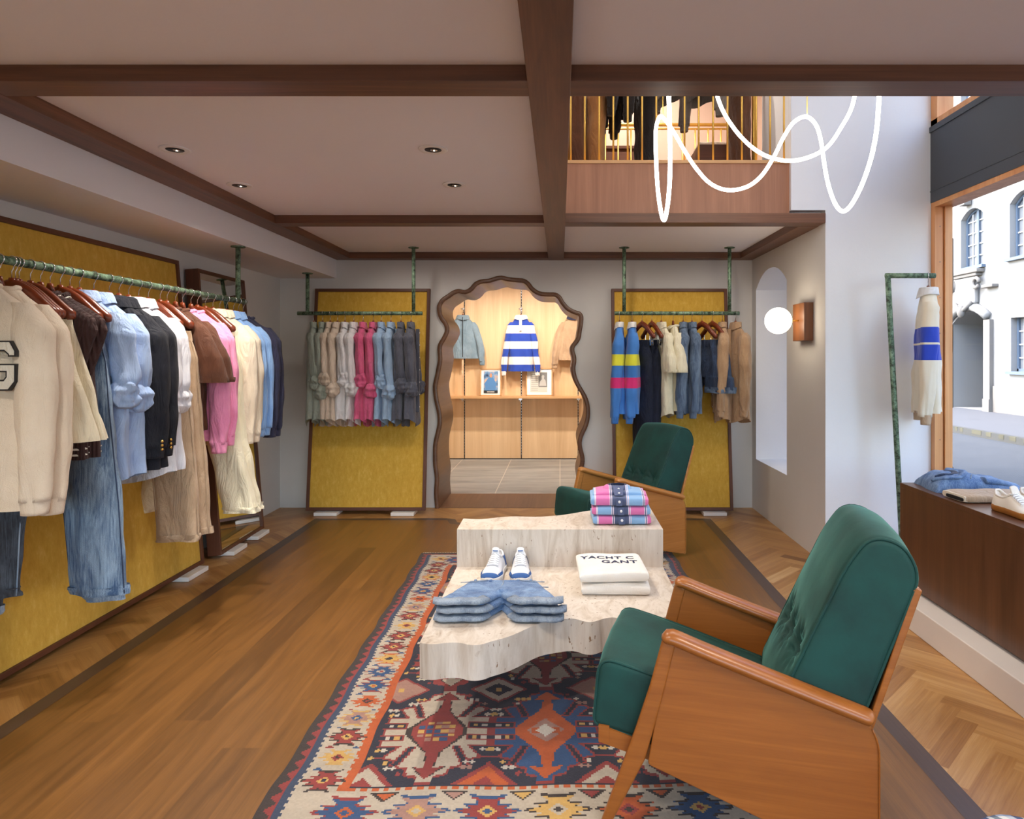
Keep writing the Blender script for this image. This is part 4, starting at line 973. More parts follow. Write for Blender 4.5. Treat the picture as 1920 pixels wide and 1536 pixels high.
def rstar(cu, cv, su, sv, c, e, core, dot):
    """stepped star medallion with pointed arms"""
    qp = [(1, .07), (.52, .20), (.86, .46), (.38, .44), (.30, .60), (.60, 1.0)]
    def shape(k):
        up = [(cu + su * x, cv + sv * y) for x, y in qp] + [(cu, cv + sv * .84)] + [(cu - su * x, cv + sv * y) for x, y in qp[::-1]]
        return up + [(x, 2 * cv - y) for x, y in up[::-1]]
    rpoly(shape(1.0), e)
    s2 = [(cu + (a - cu) * .86, cv + (b_ - cv) * .80) for a, b_ in shape(1.0)]; rpoly(s2, c)
    rdia(cu, cv, su * .30, sv * .34, core); rdia(cu, cv, su * .14, sv * .17, dot)
# v runs from the near end (0) to the far end; cream ground with side and end borders
bw_side, bw_end = .235, .265
rrect(bw_side, RW - bw_side, bw_end, RL - bw_end, 'n')
def medallion(cu, cv, ground, core, edge, inner):
    W, Hh = .186, .290
    q_ = [(.14, 1.0), (.14, .90), (.34, .86), (.38, .74), (.60, .70), (.64, .58), (.84, .54), (.86, .42), (1.0, .38)]
    def ring(kx, ky):
        up = [(cu + W * x * kx, cv + Hh * y * ky) for x, y in q_]; up = [(2 * cu - x, y) for x, y in up[::-1]][::1] and [(2 * cu - x, y) for x, y in up[::-1]] + up
        return up + [(x, 2 * cv - y) for x, y in up[::-1]]
    rpoly(ring(1.0, 1.0), 'r'); rpoly(ring(.94, .955), ground)
    for sx in (-1, 1):
        for sy in (-1, 1):
            a = lambda x, y: (cu + sx * W * x, cv + sy * Hh * y)
            rpoly([a(1.02, .06), a(.56, .06), a(.56, .19), a(1.02, .19)], 'r'); rpoly([a(1.02, .082), a(.60, .082), a(.60, .168), a(1.02, .168)], 'n')
            for w0, cc in ((.66, 'y'), (.82, 'w')): rpoly([a(w0, .10), a(w0 + .10, .10), a(w0 + .10, .15), a(w0, .15)], cc)
            rpoly([a(.30, .30), a(.46, .30), a(.70, .66), a(.54, .68)], 'r'); rpoly([a(.345, .315), a(.43, .315), a(.65, .65), a(.57, .665)], 'n')
            rpoly([a(.58, .29), a(1.02, .29), a(1.02, .52), a(.84, .52)], 'r'); rpoly([a(.66, .31), a(1.02, .31), a(1.02, .50), a(.86, .50)], 'n'); rdia(cu + sx * W * .87, cv + sy * Hh * .37, .012, .013, 'w'); rdia(cu + sx * W * .98, cv + sy * Hh * .37, .012, .013, 'y')
    def core_pts(k):
        return [(cu - .022 * k, cv - Hh * .44), (cu - .012 * k, cv - Hh * .72), (cu - .045 * k, cv - Hh * .70), (cu, cv - Hh * .92), (cu + .045 * k, cv - Hh * .70), (cu + .012 * k, cv - Hh * .72), (cu + .022 * k, cv - Hh * .44),
                (cu + .088 * k, cv - .02), (cu + .088 * k, cv + .02), (cu + .022 * k, cv + Hh * .44), (cu + .012 * k, cv + Hh * .72), (cu + .045 * k, cv + Hh * .70), (cu, cv + Hh * .92), (cu - .045 * k, cv + Hh * .70), (cu - .012 * k, cv + Hh * .72), (cu - .022 * k, cv + Hh * .44), (cu - .088 * k, cv + .02), (cu - .088 * k, cv - .02)]
    rpoly(core_pts(1.18), edge); rpoly(core_pts(1.0), core)
    if inner == 'grid':
        for i in range(-2, 3):
            for j in range(-2, 3):
                if abs(i) + abs(j) < 4: rrect(cu + i * .026 - .011, cu + i * .026 + .011, cv + j * .026 - .009, cv + j * .026 + .009, 'bymyb'[(i + j) % 5])
    else:
        rdia(cu, cv, .066, .074, 'm'); rrect(cu - .05, cu + .05, cv - .018, cv + .018, core); rdia(cu, cv, .034, .04, 'w')
def trim_motif(cu, cv, a, b_):
    rdia(cu, cv, .112, .10, 'r'); rdia(cu, cv, .098, .086, a); rdia(cu, cv, .056, .050, b_); rrect(cu - .01, cu + .01, cv - .014, cv + .014, 'y')
rr_ = random.Random(8)
fv0 = bw_end
mpal = [('c', 'r', 'k', 'grid'), ('b', 'o', 'o', 'dia'), ('r', 'c', 'k', 'grid')]
for r_ in range(4):
    for c_ in range(3):
        g = mpal[(c_ + r_ * 2) % 3] if r_ else (mpal[0], mpal[1], mpal[0])[c_]
        medallion(bw_side + .215 + c_ * .375, fv0 + .30 + r_ * .58, *g)
        # small diamonds scattered on the navy ground between the medallions
for r_ in range(5):
    for c_ in range(4):
        cu, cv = bw_side + .03 + c_ * .375, fv0 + .01 + r_ * .58
        if r_ in (0, 4):
            sg = 1 if r_ == 0 else -1
            rpoly([(cu - .10, cv), (cu, cv + sg * .115), (cu + .10, cv)], 'r'); rpoly([(cu - .078, cv), (cu, cv + sg * .09), (cu + .078, cv)], 'co'[c_ % 2]); rpoly([(cu - .035, cv), (cu, cv + sg * .04), (cu + .035, cv)], 'r')
        else: trim_motif(cu, cv, 'cm'[(c_ + r_) % 2], 'mn'[(c_) % 2])
for r_ in range(5):
    for c_ in range(4):
        for (dx, dy, nn, c) in ((.055, .085, 3, 'w'), (.045, .112, 2, 'y'), (.075, -.075, 3, 'y'), (.055, -.105, 3, 'w'), (-.10, .085, 3, 'm'), (-.075, .115, 2, 'w'), (-.12, -.08, 3, 'w'), (-.09, -.11, 3, 'm'), (-.01, .14, 2, 'y'), (-.01, -.15, 2, 'w'), (.10, .055, 2, 'r'), (-.13, -.05, 2, 'r')):
            cu, cv = bw_side + .028 + c_ * .375 + dx, fv0 + .01 + r_ * .58 + dy
            for q in range(nn):
                u, v_ = cu + q * .021, cv
                if bw_side + .012 < u < RW - bw_side - .012 and bw_end + .012 < v_ < RL - bw_end - .012 and grid[int(v_ / CS)][int(u / CS)] == 'n': rdia(u, v_, .011, .013, c)
rrect(0, bw_side, 0, RL, 'c'); rrect(RW - bw_side, RW, 0, RL, 'c'); rrect(0, RW, 0, bw_end, 'c'); rrect(0, RW, RL - bw_end, RL, 'c')
for sd in (0, 1):
    fx = (lambda a: a) if sd == 0 else (lambda a: RW - a)
    def srect(a, b_, v0, v1, c): rrect(min(fx(a), fx(b_)), max(fx(a), fx(b_)), v0, v1, c)
    srect(0, .02, 0, RL, 'k'); srect(.02, .046, 0, RL, 'r'); srect(.046, .068, 0, RL, 'e')
    k = 0; v_ = 0
    while v_ < RL:
        rpoly([(fx(.016), v_), (fx(.042), v_ + .028), (fx(.016), v_ + .056)], 'k'); v_ += .056
    for k in range(int(RL / .028)): srect(.066, .076, k * .028, k * .028 + .014, 'e')
    srect(bw_side - .022, bw_side, bw_end - .01, RL - bw_end, 'o')
    for k in range(int((RL - 2 * bw_end) / .034)): srect(bw_side - .030, bw_side - .022, bw_end + k * .034, bw_end + k * .034 + .017, 'o')
    pal = ['rkyn', 'yokn', 'bryo', 'myby', 'ycrk', 'rkyn', 'bmcr', 'ockr', 'rkyk']
    for k in range(int((RL - .1) / .118)):
        p4 = pal[(k * 4 + sd) % len(pal)]; cv = .30 + k * .118
        if cv > RL - .10: break
        rstar(fx(.146), cv, .070, .055, p4[0], p4[1], p4[2], p4[3])
        if k % 2: rpoly([(fx(.09), cv + .05), (fx(.105), cv + .066), (fx(.12), cv + .05)], 'r'); rpoly([(fx(.175), cv + .05), (fx(.19), cv + .066), (fx(.205), cv + .05)], 'b')
        else: rpoly([(fx(.09), cv + .05), (fx(.105), cv + .066), (fx(.12), cv + .05)], 'b')
for sd in (0, 1):
    fy = (lambda a: a) if sd == 0 else (lambda a: RL - a)
    for k in range(int((RW - 2 * bw_side) / .034) + 1):
        a, b_ = fy(bw_end - .016), fy(bw_end); rrect(bw_side - .03 + k * .034, bw_side - .03 + k * .034 + .019, min(a, b_), max(a, b_), 'o')
    a, b_ = fy(.0), fy(.025); rrect(0, RW, min(a, b_), max(a, b_), 'k')
    a, b_ = fy(.025), fy(.05); rrect(.02, RW - .02, min(a, b_), max(a, b_), 'r')
    k = 0; u = .02
    while u < RW: rpoly([(u, fy(.02)), (u + .02, fy(.042)), (u + .04, fy(.02))], 'k'); u += .04
    pal = ['brob', 'mbyc', 'rbyb', 'ykck', 'okrk', 'bkyr', 'rbyk']
    for k in range(7):
        cu = .25 + k * .204
        p4 = pal[k % 7]; rstar(cu, fy(.158), .098, .075, p4[0], p4[1], p4[2], p4[3])
        c2 = 'omyr'[k % 4]; rpoly([(cu + .058, fy(.245)), (cu + .102, fy(.20)), (cu + .146, fy(.245))], 'k'); rpoly([(cu + .073, fy(.24)), (cu + .102, fy(.212)), (cu + .131, fy(.24))], c2)
        rpoly([(cu + .058, fy(.07)), (cu + .102, fy(.115)), (cu + .146, fy(.07))], 'k'); rpoly([(cu + .073, fy(.075)), (cu + .102, fy(.103)), (cu + .131, fy(.075))], 'yrbo'[k % 4])
me = bpy.data.meshes.new('patterned_rug'); V = []; F = []; CC = []
for j in range(nv + 1):
    wob = .004 * math.sin(j * .13) + .003 * nz(j * .07, 0, 0)
    for i in range(nu + 1):
        V.append((-RW / 2 + i * CS + wob, j * CS + .003 * math.sin(i * .11), .005 + .0012 * nz(i * .05, j * .05, 0)))
for j in range(nv):
    for i in range(nu):
        a = j * (nu + 1) + i; F.append((a, a + 1, a + nu + 2, a + nu + 1))
        c = PAL[grid[j][i]]; k = .80 + .10 * nz(i * .02, j * .25, 3) + rr_.uniform(-.05, .05)
        CC += [c[0] * k, c[1] * k, c[2] * k, 1] * 4
me.from_pydata(V, [], F)
ca = me.color_attributes.new('weave', 'FLOAT_COLOR', 'CORNER'); ca.data.foreach_set('color', CC)
n = N('kilim wool'); b = n.bsdf(Roughness=.95, Sheen_Weight=.2)
a = n.add('ShaderNodeAttribute'); a.attribute_name = 'weave'; n.link(a.outputs['Color'], b.inputs['Base Color'])
n.bump(b, n.math('ADD', n.noise(n.coord(scale=(1, 3, 1)), 300, 2), n.noise(n.coord(), 12, 3)), .4, .003)
me.materials.append(n.m)
rug = bpy.data.objects.new('patterned_rug', me); COL.objects.link(rug); rug.location = (-.032, 1.75, 0); rug.rotation_euler.z = rad(1.1)
md = rug.modifiers.new('thickness', 'SOLIDIFY'); md.thickness = .004; md.offset = -1
tag(rug, 'flat woven patterned rug in navy red cream and orange under the table', 'rug')
# fringe of the rug as one uncountable part
bm = new_bm()
for k in range(150):
    x = -RW / 2 + .01 + k * (RW - .02) / 149; y = RL if k % 1 == 0 else 0
    box(bm, x - .0015, x + .0015, RL, RL + .012 + .006 * rr_.random(), .002, .0035)
fz = obj('fringe', bm, C['letterfill'], rug); fz['kind'] = 'stuff'

# ------------------------------------------------------------------ armchairs
def resample(pts, n_):
    pts = [Vector(p_) for p_ in pts]; L = [0]
    for a, b_ in zip(pts, pts[1:] + pts[:1]): L.append(L[-1] + (b_ - a).length)
    out = []; k = 0
    for i in range(n_):
        d = L[-1] * i / n_
        while L[k + 1] < d: k += 1
        t = (d - L[k]) / max(1e-9, L[k + 1] - L[k]); out.append(pts[k].lerp(pts[(k + 1) % len(pts)], t))
    return out
def round_corners(pts, rs, seg=6):
    out = []; n_ = len(pts)
    for i in range(n_):
        p_ = Vector(pts[i]); a = Vector(pts[i - 1]); b_ = Vector(pts[(i + 1) % n_]); r = rs[i] if isinstance(rs, (list, tuple)) else rs
        da, db = (a - p_), (b_ - p_); r1 = min(r, da.length * .49, db.length * .49)
        s, e = p_ + da.normalized() * r1, p_ + db.normalized() * r1
        for k in range(seg + 1):
            t = k / seg; out.append(s * (1 - t) ** 2 + p_ * 2 * t * (1 - t) + e * t * t)
    return out
def cushion(profile, y0, y1, edge=.03, nprof=110, ny=34, tufts=(), puff=0.0, seed=0, wr=.003):
    pr = resample(profile, nprof); n_ = len(pr)
    area = sum(pr[i - 1].x * pr[i].y - pr[i].x * pr[i - 1].y for i in range(n_)); sg = 1 if area > 0 else -1
    nrm = []
    for i in range(n_):
        t = (pr[(i + 2) % n_] - pr[i - 2]).normalized(); nrm.append(Vector((t.y, -t.x)) * sg)
    bm = new_bm(); rings = []; cy = (y0 + y1) / 2; hw = (y1 - y0) / 2
    ss = []
    for j in range(ny + 1): ss.append(math.sin((j / ny - .5) * PI))
    for s in ss:
        y = s * hw; d = hw - abs(y); ins = 0
        if d < edge: ins = edge - math.sqrt(max(0, edge ** 2 - (edge - d) ** 2))
        ring = []
        for i in range(n_):
            q = pr[i] - nrm[i] * (ins * .9) + nrm[i] * puff * (1 - s * s)
            yy = cy + y
            dz = wr * nz(q.x * 9, yy * 9, q.y * 9, seed)
            for (tx, tz, ty, depth, rad_) in tufts:
                r = math.sqrt((q.x - tx) ** 2 + (q.y - tz) ** 2 + (yy - ty) ** 2)
                if r < rad_ * 3:
                    an = math.atan2(yy - ty, q.y - tz)
                    dz -= depth * math.exp(-(r / rad_) ** 1.3) * 1.0
                    dz += .0065 * math.sin(an * 9 + seed) * math.exp(-((r - rad_ * .9) / (rad_ * .8)) ** 2)
            q = q + nrm[i] * dz
            ring.append(bm.verts.new((q.x, yy, q.y)))
        rings.append(ring)
    for A, B in zip(rings, rings[1:]):
        for i in range(n_): bm.faces.new((A[i], A[(i + 1) % n_], B[(i + 1) % n_], B[i]))
    bm.faces.new(rings[0]); bm.faces.new(rings[-1][::-1])
    return bm, pr, nrm
def armchair(loc, rz, label, oak):
    t = thing('armchair', label, 'armchair', loc, rz, 'green velvet armchairs')
    W = .48
    for side, ya in (('near', 0.0), ('far', W - .028)):
        pl = round_corners([(.008, .525), (.03, .531), (.508, .378), (.533, .325), (.533, .012), (.50, .016), (.36, .052), (-.045, .188), (-.02, .34)], [.005, .005, .02, .03, .025, .02, .03, .01, .01], 4)
        bm = new_bm(); prism(bm, [(q.x, q.y) for q in pl], ya + .002, ya + .026); p_ = obj('side_panel', bm, oak, t); bevel_mod(p_, .004, 3)
        leg = [(-.004, .538), (.03, .52), (-.008, .36), (-.052, .20), (-.150, .0), (-.178, .0), (-.082, .27), (-.04, .40)]
        bm = new_bm(); prism(bm, leg, ya - .002, ya + .030); bevel_mod(obj('leg', bm, oak, t), .006, 3)
        bm = new_bm(); s0 = -.012 if side == 'near' else -.004; pts = [(.004, ya + .014, .527), (.02, ya + .014, .536), (.10, ya + .014, .510), (.25, ya + .014, .463), (.40, ya + .014, .417), (.50, ya + .014, .387), (.515, ya + .014, .380)]
        tube(bm, catmull(pts, 3), [(.031 * min(1, .8 + min(i, 18 - i) * .1), .019 * min(1, .75 + min(i, 18 - i) * .1)) for i in range(19)], 18); obj('armrest', bm, oak, t, True)
        bm = new_bm(); tube(bm, [(q.x, ya - .001 if side == 'near' else ya + .029, q.y) for q in pl if q.x > .515], .0018, 6); obj('edge_line', bm, oak, p_, True)
    obj('seat_rail', boxm(-.185, -.155, .03, W - .03, .215, .262), oak, t)
    bm = new_bm(); prism(bm, [(-.185, .215), (.33, .10), (.33, .14), (-.185, .262)], .031, .048); prism(bm, [(-.185, .215), (.33, .10), (.33, .14), (-.185, .262)], W - .048, W - .031); obj('seat_frame', bm, oak, t)
    y0, y1 = .034, W - .034
    sp = round_corners([(-.205, .258), (-.188, .455), (-.02, .415), (.36, .30), (.33, .15)], [.02, .055, .2, .03, .03], 8)
    bm, pr, nr = cushion([(q.x, q.y) for q in sp], y0, y1, .022, 110, 30, puff=.006, seed=2); s_ = obj('seat_cushion', bm, M['velvet'], t, True)
    bp = round_corners([(.262, .315), (.385, .59), (.462, .76), (.518, .838), (.600, .822), (.640, .742), (.500, .355), (.42, .27)], [.05, .2, .08, .06, .05, .05, .03, .05], 8)
    tf = []
    for (tx, tz) in ((.352, .50),):
        for k in range(3): tf.append((tx, tz, y0 + (y1 - y0) * (.22 + .28 * k), .042, .034))
    bm, pr, nr = cushion([(q.x, q.y) for q in bp], y0, y1, .022, 150, 60, tufts=tf, puff=.012, seed=5); bk = obj('back_cushion', bm, M['velvet'], t, True)
    bm = new_bm()
    for q in tf: ball(bm, (q[0] + .020, q[2], q[1] - .010), (.009, .011, .011), 12, 8)
    obj('upholstery_buttons', bm, M['velvet'], bk, True)
    for par, prf in ((s_, sp), (bk, bp)):
        for yy in (y0 + .006, y1 - .006):
            bm = new_bm(); pp = resample([(q.x, q.y) for q in prf], 90); ar_ = sum(pp[i - 1].x * pp[i].y - pp[i].x * pp[i - 1].y for i in range(90)); s3 = 1 if ar_ > 0 else -1; pts = []
            for i in range(90):
                tg = (pp[(i + 1) % 90] - pp[i - 1]).normalized(); q = pp[i] - Vector((tg.y, -tg.x)) * s3 * .0035; pts.append((q.x, yy, q.y))
            tube(bm, pts, .0042, 8, closed=True); obj('piping', bm, M['velvet'], par, True)
    for yy in (.036, W - .058):
        bm = new_bm(); prism(bm, [(.508, .335), (.524, .335), (.640, .705), (.622, .715)], yy, yy + .022); bevel_mod(obj('back_post', bm, oak, t), .003)
    bm = new_bm(); prism(bm, [(.514, .335), (.522, .335), (.638, .705), (.628, .705)], .06, W - .06); obj('back_panel', bm, oak, t)
    return t
# placed so that the front tip of the near armrest falls at local x=0, y=0
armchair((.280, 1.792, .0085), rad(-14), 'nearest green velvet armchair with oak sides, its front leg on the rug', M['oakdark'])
armchair((.356, 4.10, .003), rad(29), 'farther green velvet armchair with oak sides, behind the travertine table', M['oak'])

# ------------------------------------------------------------------ window display counter
ct = thing('display_counter', 'long dark walnut display counter under the shop window', 'counter', (1.77, 1.5, .125))
o = obj('cabinet_body', boxm(0, .535, -2.6, 1.97, .015, .500), M['counter'], ct); bevel_mod(o, .0015)
o = obj('worktop', boxm(-.001, .536, -2.6, 1.971, .500, .523), M['counter'], ct); bevel_mod(o, .0015)
o = obj('recessed_foot', boxm(.06, .50, -2.5, 1.9, 0, .016), M['felt'], ct)
ZK = .6485

# ------------------------------------------------------------------ folded clothes
def soft_box(w, d, h, seed, amp=.004, nx=22, ny=18, edge=.5, sag=.0, wr=10):
    """folded cloth block, rounded folds, origin at its base centre"""
    bm = new_bm(); rings = []
    for i in range(nx + 1):
        s = math.sin((i / nx - .5) * PI); x = s * w / 2; ring = []
        e = max(0, 1 - abs(s)); hh = h / 2 * (min(1, (e * 8)) ** .5 * .35 + .65)
        for k in range(26):
            a = 2 * PI * k / 26; c, sn = math.cos(a), math.sin(a)
            y = math.copysign(abs(c) ** .28, c) * d / 2; z = math.copysign(abs(sn) ** .45, sn) * hh
            dx = amp * nz(x * wr, y * wr, z * wr * 2, seed); dy = amp * nz(y * wr, x * wr, z * wr, seed + 2); dz = amp * nz(x * wr, y * wr, 1, seed + 4) if sn > 0 else 0
            ring.append(bm.verts.new((x + dx, y + dy, h / 2 + z + dz - sag * s * s * (1 if sn > 0 else 0))))
        rings.append(ring)
    for A, B in zip(rings, rings[1:]):
        for k in range(26): bm.faces.new((A[k], A[(k + 1) % 26], B[(k + 1) % 26], B[k]))
    bm.faces.new(rings[0]); bm.faces.new(rings[-1][::-1]); return bm
C['whitesweat'] = cloth('white loopback jersey', srgb(242, 238, 230), srgb(236, 230, 220), fold=.05)
def folded_sweat(label, loc, rz, seed, text):
    t = thing('folded_sweatshirt', label, 'sweatshirt', loc, rz, 'folded white sweatshirts on the table')
    h = .048
    tops = obj('folded_body', soft_box(.275, .27, h, seed, .006, sag=.006, wr=7), C['whitesweat'], t, True)
    o = obj('under_fold', soft_box(.268, .262, .02, seed + 3, .003), C['whitesweat'], t, True); o.location.z = -.001
    if text:
        bm = new_bm(); rings = []
        body = o
        for s, x, y, sz, rot in (('YACHT C', -.122, .040, .048, rad(-3)), ('GANT', -.040, -.022, .050, rad(-3))):
            cu = bpy.data.curves.new('txt', 'FONT'); cu.body = s; cu.size = sz; cu.offset = .0015; cu.space_character = 1.12
            to = bpy.data.objects.new('txt', cu); COL.objects.link(to)
            dg = bpy.context.evaluated_depsgraph_get(); mm = bpy.data.meshes.new_from_object(to.evaluated_get(dg)); bpy.data.objects.remove(to)
            tbm = new_bm(); tbm.from_mesh(mm); bmesh.ops.triangulate(tbm, faces=tbm.faces); bmesh.ops.subdivide_edges(tbm, edges=[e for e in tbm.edges if e.calc_length() > .008], cuts=2); tbm.to_mesh(mm); tbm.free()
            mm.materials.clear(); mm.materials.append(M['navyprint'])
            lo_ = bpy.data.objects.new('printed_lettering', mm); COL.objects.link(lo_); lo_.parent = t; lo_.location = (x, y, h + .03); lo_.rotation_euler = (0, 0, rot)
            sw = lo_.modifiers.new('lie_on_cloth', 'SHRINKWRAP'); sw.wrap_method = 'PROJECT'; sw.use_project_z = True; sw.use_negative_direction = True; sw.use_positive_direction = False; sw.offset = .0012; sw.target = tops
    return t
M['navyprint'] = plain('navy print', srgb(42, 50, 78), .7)
folded_sweat('lower folded white sweatshirt on the travertine table', (.225, 2.785, ZL + .001), rad(-1), 3, False)
folded_sweat('top folded white sweatshirt with navy lettering on the travertine table', (.212, 2.79, ZL + .051), rad(2), 7, True)
# plaid shirts
pkk, lbb, nvv, wtt = srgb(212, 112, 168), srgb(132, 172, 212), srgb(76, 86, 118), srgb(214, 200, 212)
def plaid(name, a, c, off=0):
    o_ = lbb if a == pkk else pkk
    st = [(-.5, -.118, a), (-.116, -.114, nvv), (-.110, -.048, o_), (-.044, -.042, nvv), (-.037, .030, nvv), (.034, .036, a), (.040, .104, a), (.108, .110, nvv), (.114, .5, o_)]
    return banded(name, st, 0, -.5, .5, base=wtt)
PLA, PLB = plaid('plaid blue first', lbb, pkk), plaid('plaid pink first', pkk, lbb)
for i, (lb, mt) in enumerate((('bottom folded plaid shirt of the stack on the travertine table', PLA), ('middle folded plaid shirt of the stack on the travertine table', PLB if False else PLA), ('top folded pink and blue plaid shirt with its collar showing', PLB))):
    mt = (PLB, PLA, PLB)[i] if False else (PLA, PLB, PLA)[i]
    t = thing('folded_shirt', lb, 'shirt', (.287 - .006 * (i == 2), 3.195, ZT + .001 + i * .043), rad((1, -1, -2)[i]), 'folded plaid shirts on the table')
    obj('folded_body', soft_box(.27, .21, .043, 20 + i, .004), mt, t, True)
    obj('placket', boxm(-.017, .012, -.1085, -.100, .004, .040), plain('placket navy %d' % i, srgb(84, 94, 126), .85), t)
    bm = new_bm(); ball(bm, (-.002, -.110, .023), (.0065, .003, .0065), 10, 6); obj('button', bm, M['pearl'], t, True)
    if i == 2:
        bm = new_bm(); rings = []
        slices(bm, [(.078, -.002, .035, .048, .036), (.074, -.002, .032, .060, .048), (.050, -.002, .025, .078, .062), (.040, -.002, .02, .084, .07)], 28, 8, (2, 0, .002), .004, 5); obj('collar', bm, mt, t, True)
        o = obj('shoulder_fold', soft_box(.245, .15, .03, 31, .006, sag=.012), mt, t, True); o.location = (.0, .02, .034)
        bm = new_bm(); prism(bm, [(-.022, .0), (.018, .0), (.024, .075), (-.026, .075)], 0, .004, 'XY'); o = obj('button_band', bm, plain('placket navy top', srgb(84, 94, 126), .85), t); o.location = (-.002, -.085, .046); o.rotation_euler.x = rad(20)
        bm = new_bm(); ball(bm, (-.002, -.075, .057), (.006, .006, .004), 10, 6); ball(bm, (-.002, -.035, .070), (.006, .006, .004), 10, 6); obj('button', bm, M['pearl'], t, True)
# three stacked denim shorts
def flat_shorts(label, loc, seed, k):
    t = thing('denim_shorts', label, 'shorts', loc, rad(-1 + k), 'folded denim shorts on the table'); t.rotation_euler.x = rad(-2.6 * k)
    bm = new_bm(); NX, NY = 40, 26; top = []; bot = []
    for j in range(NY + 1):
        v_ = j / NY; half = lerp(.228, .142, v_ ** .9); r1, r2 = [], []
        for i in range(NX + 1):
            s = i / NX * 2 - 1; x = s * half; y = lerp(-.12, .145, v_) + .01 * nz(x * 8, v_ * 4, seed)
            gap = max(0, 1 - abs(s) / .24) * max(0, 1 - v_ / .42)
            y += gap * .105
            edge = min(1, (1 - abs(s)) * 9) ** .5 * min(1, v_ * 14 + .25) ** .5 * min(1, (1 - v_) * 14 + .3) ** .5
            z = .020 * edge * (1 - .75 * gap) + .0045 * nz(x * 16, y * 22, seed) * edge + .004 * math.exp(-(s / .06) ** 2) * (v_ > .3)
            r1.append(bm.verts.new((x, y, .003 + z))); r2.append(bm.verts.new((x, y, 0)))
        top.append(r1); bot.append(r2)
    for A in (top, bot):
        for j in range(NY):
            for i in range(NX): bm.faces.new((A[j][i], A[j][i + 1], A[j + 1][i + 1], A[j + 1][i]))
    for j in range(NY):
        bm.faces.new((top[j][0], bot[j][0], bot[j + 1][0], top[j + 1][0])); bm.faces.new((top[j][-1], top[j + 1][-1], bot[j + 1][-1], bot[j][-1]))
    for i in range(NX):
        bm.faces.new((top[0][i], top[0][i + 1], bot[0][i + 1], bot[0][i])); bm.faces.new((top[-1][i], bot[-1][i], bot[-1][i + 1], top[-1][i + 1]))
    obj('shorts_body', bm, C['tabledenim'], t, True)
    for s in (-1, 1):
        bm = new_bm(); pts = [(s * .052, -.092 , .014), (s * .07, -.114, .013), (s * .14, -.124, .014), (s * .2, -.122, .013), (s * .234, -.110, .014)]
        pts = catmull(pts, 4); tube(bm, [(q.x, q.y + .003 * math.sin(i), q.z) for i, q in enumerate(pts)], [((.028 + .002 * math.sin(i * 1.7)) * (.7 if i in (0, len(pts) - 1) else 1), .0118 + .0012 * math.sin(i * 2.3 + k)) for i in range(len(pts))], 12)
        obj('turned_up_hem', bm, C['tabledenimback'], t, True)
    bm = new_bm(); tube(bm, catmull([(-.130, .136, .013), (-.08, .142, .014), (0, .140, .015), (.08, .142, .014), (.130, .136, .013)], 5), [(.010, .010)] * 21, 8); obj('waistband', bm, C['tabledenim'], t, True)
    bm = new_bm(); tube(bm, catmull([(.0, .13, .024), (.004, .09, .026), (.0, .04, .025), (-.006, .01, .022)], 4), .0022, 6)
    for s in (-1, 1): tube(bm, catmull([(s * .06, .14, .026), (s * .085, .115, .027), (s * .125, .108, .026), (s * .165, .108, .024)], 4), .0018, 6)
    obj('seams', bm, C['tabledenimback'], t, True)
    bm = new_bm()
    for x in (-.11, -.05, .06, .11): box(bm, x - .005, x + .005, .128, .150, .012, .026)
    obj('belt_loops', bm, C['tabledenim'], t); return t
for i, lb in enumerate(('lowest folded pair of denim shorts on the travertine table', 'middle folded pair of denim shorts on the travertine table', 'uppermost folded pair of denim shorts on the travertine table')):
    flat_shorts(lb, (-.218 + (.0, .008, -.006)[i], 2.515, ZL + .001 + .0245 * i), 40 + i * 3, i)
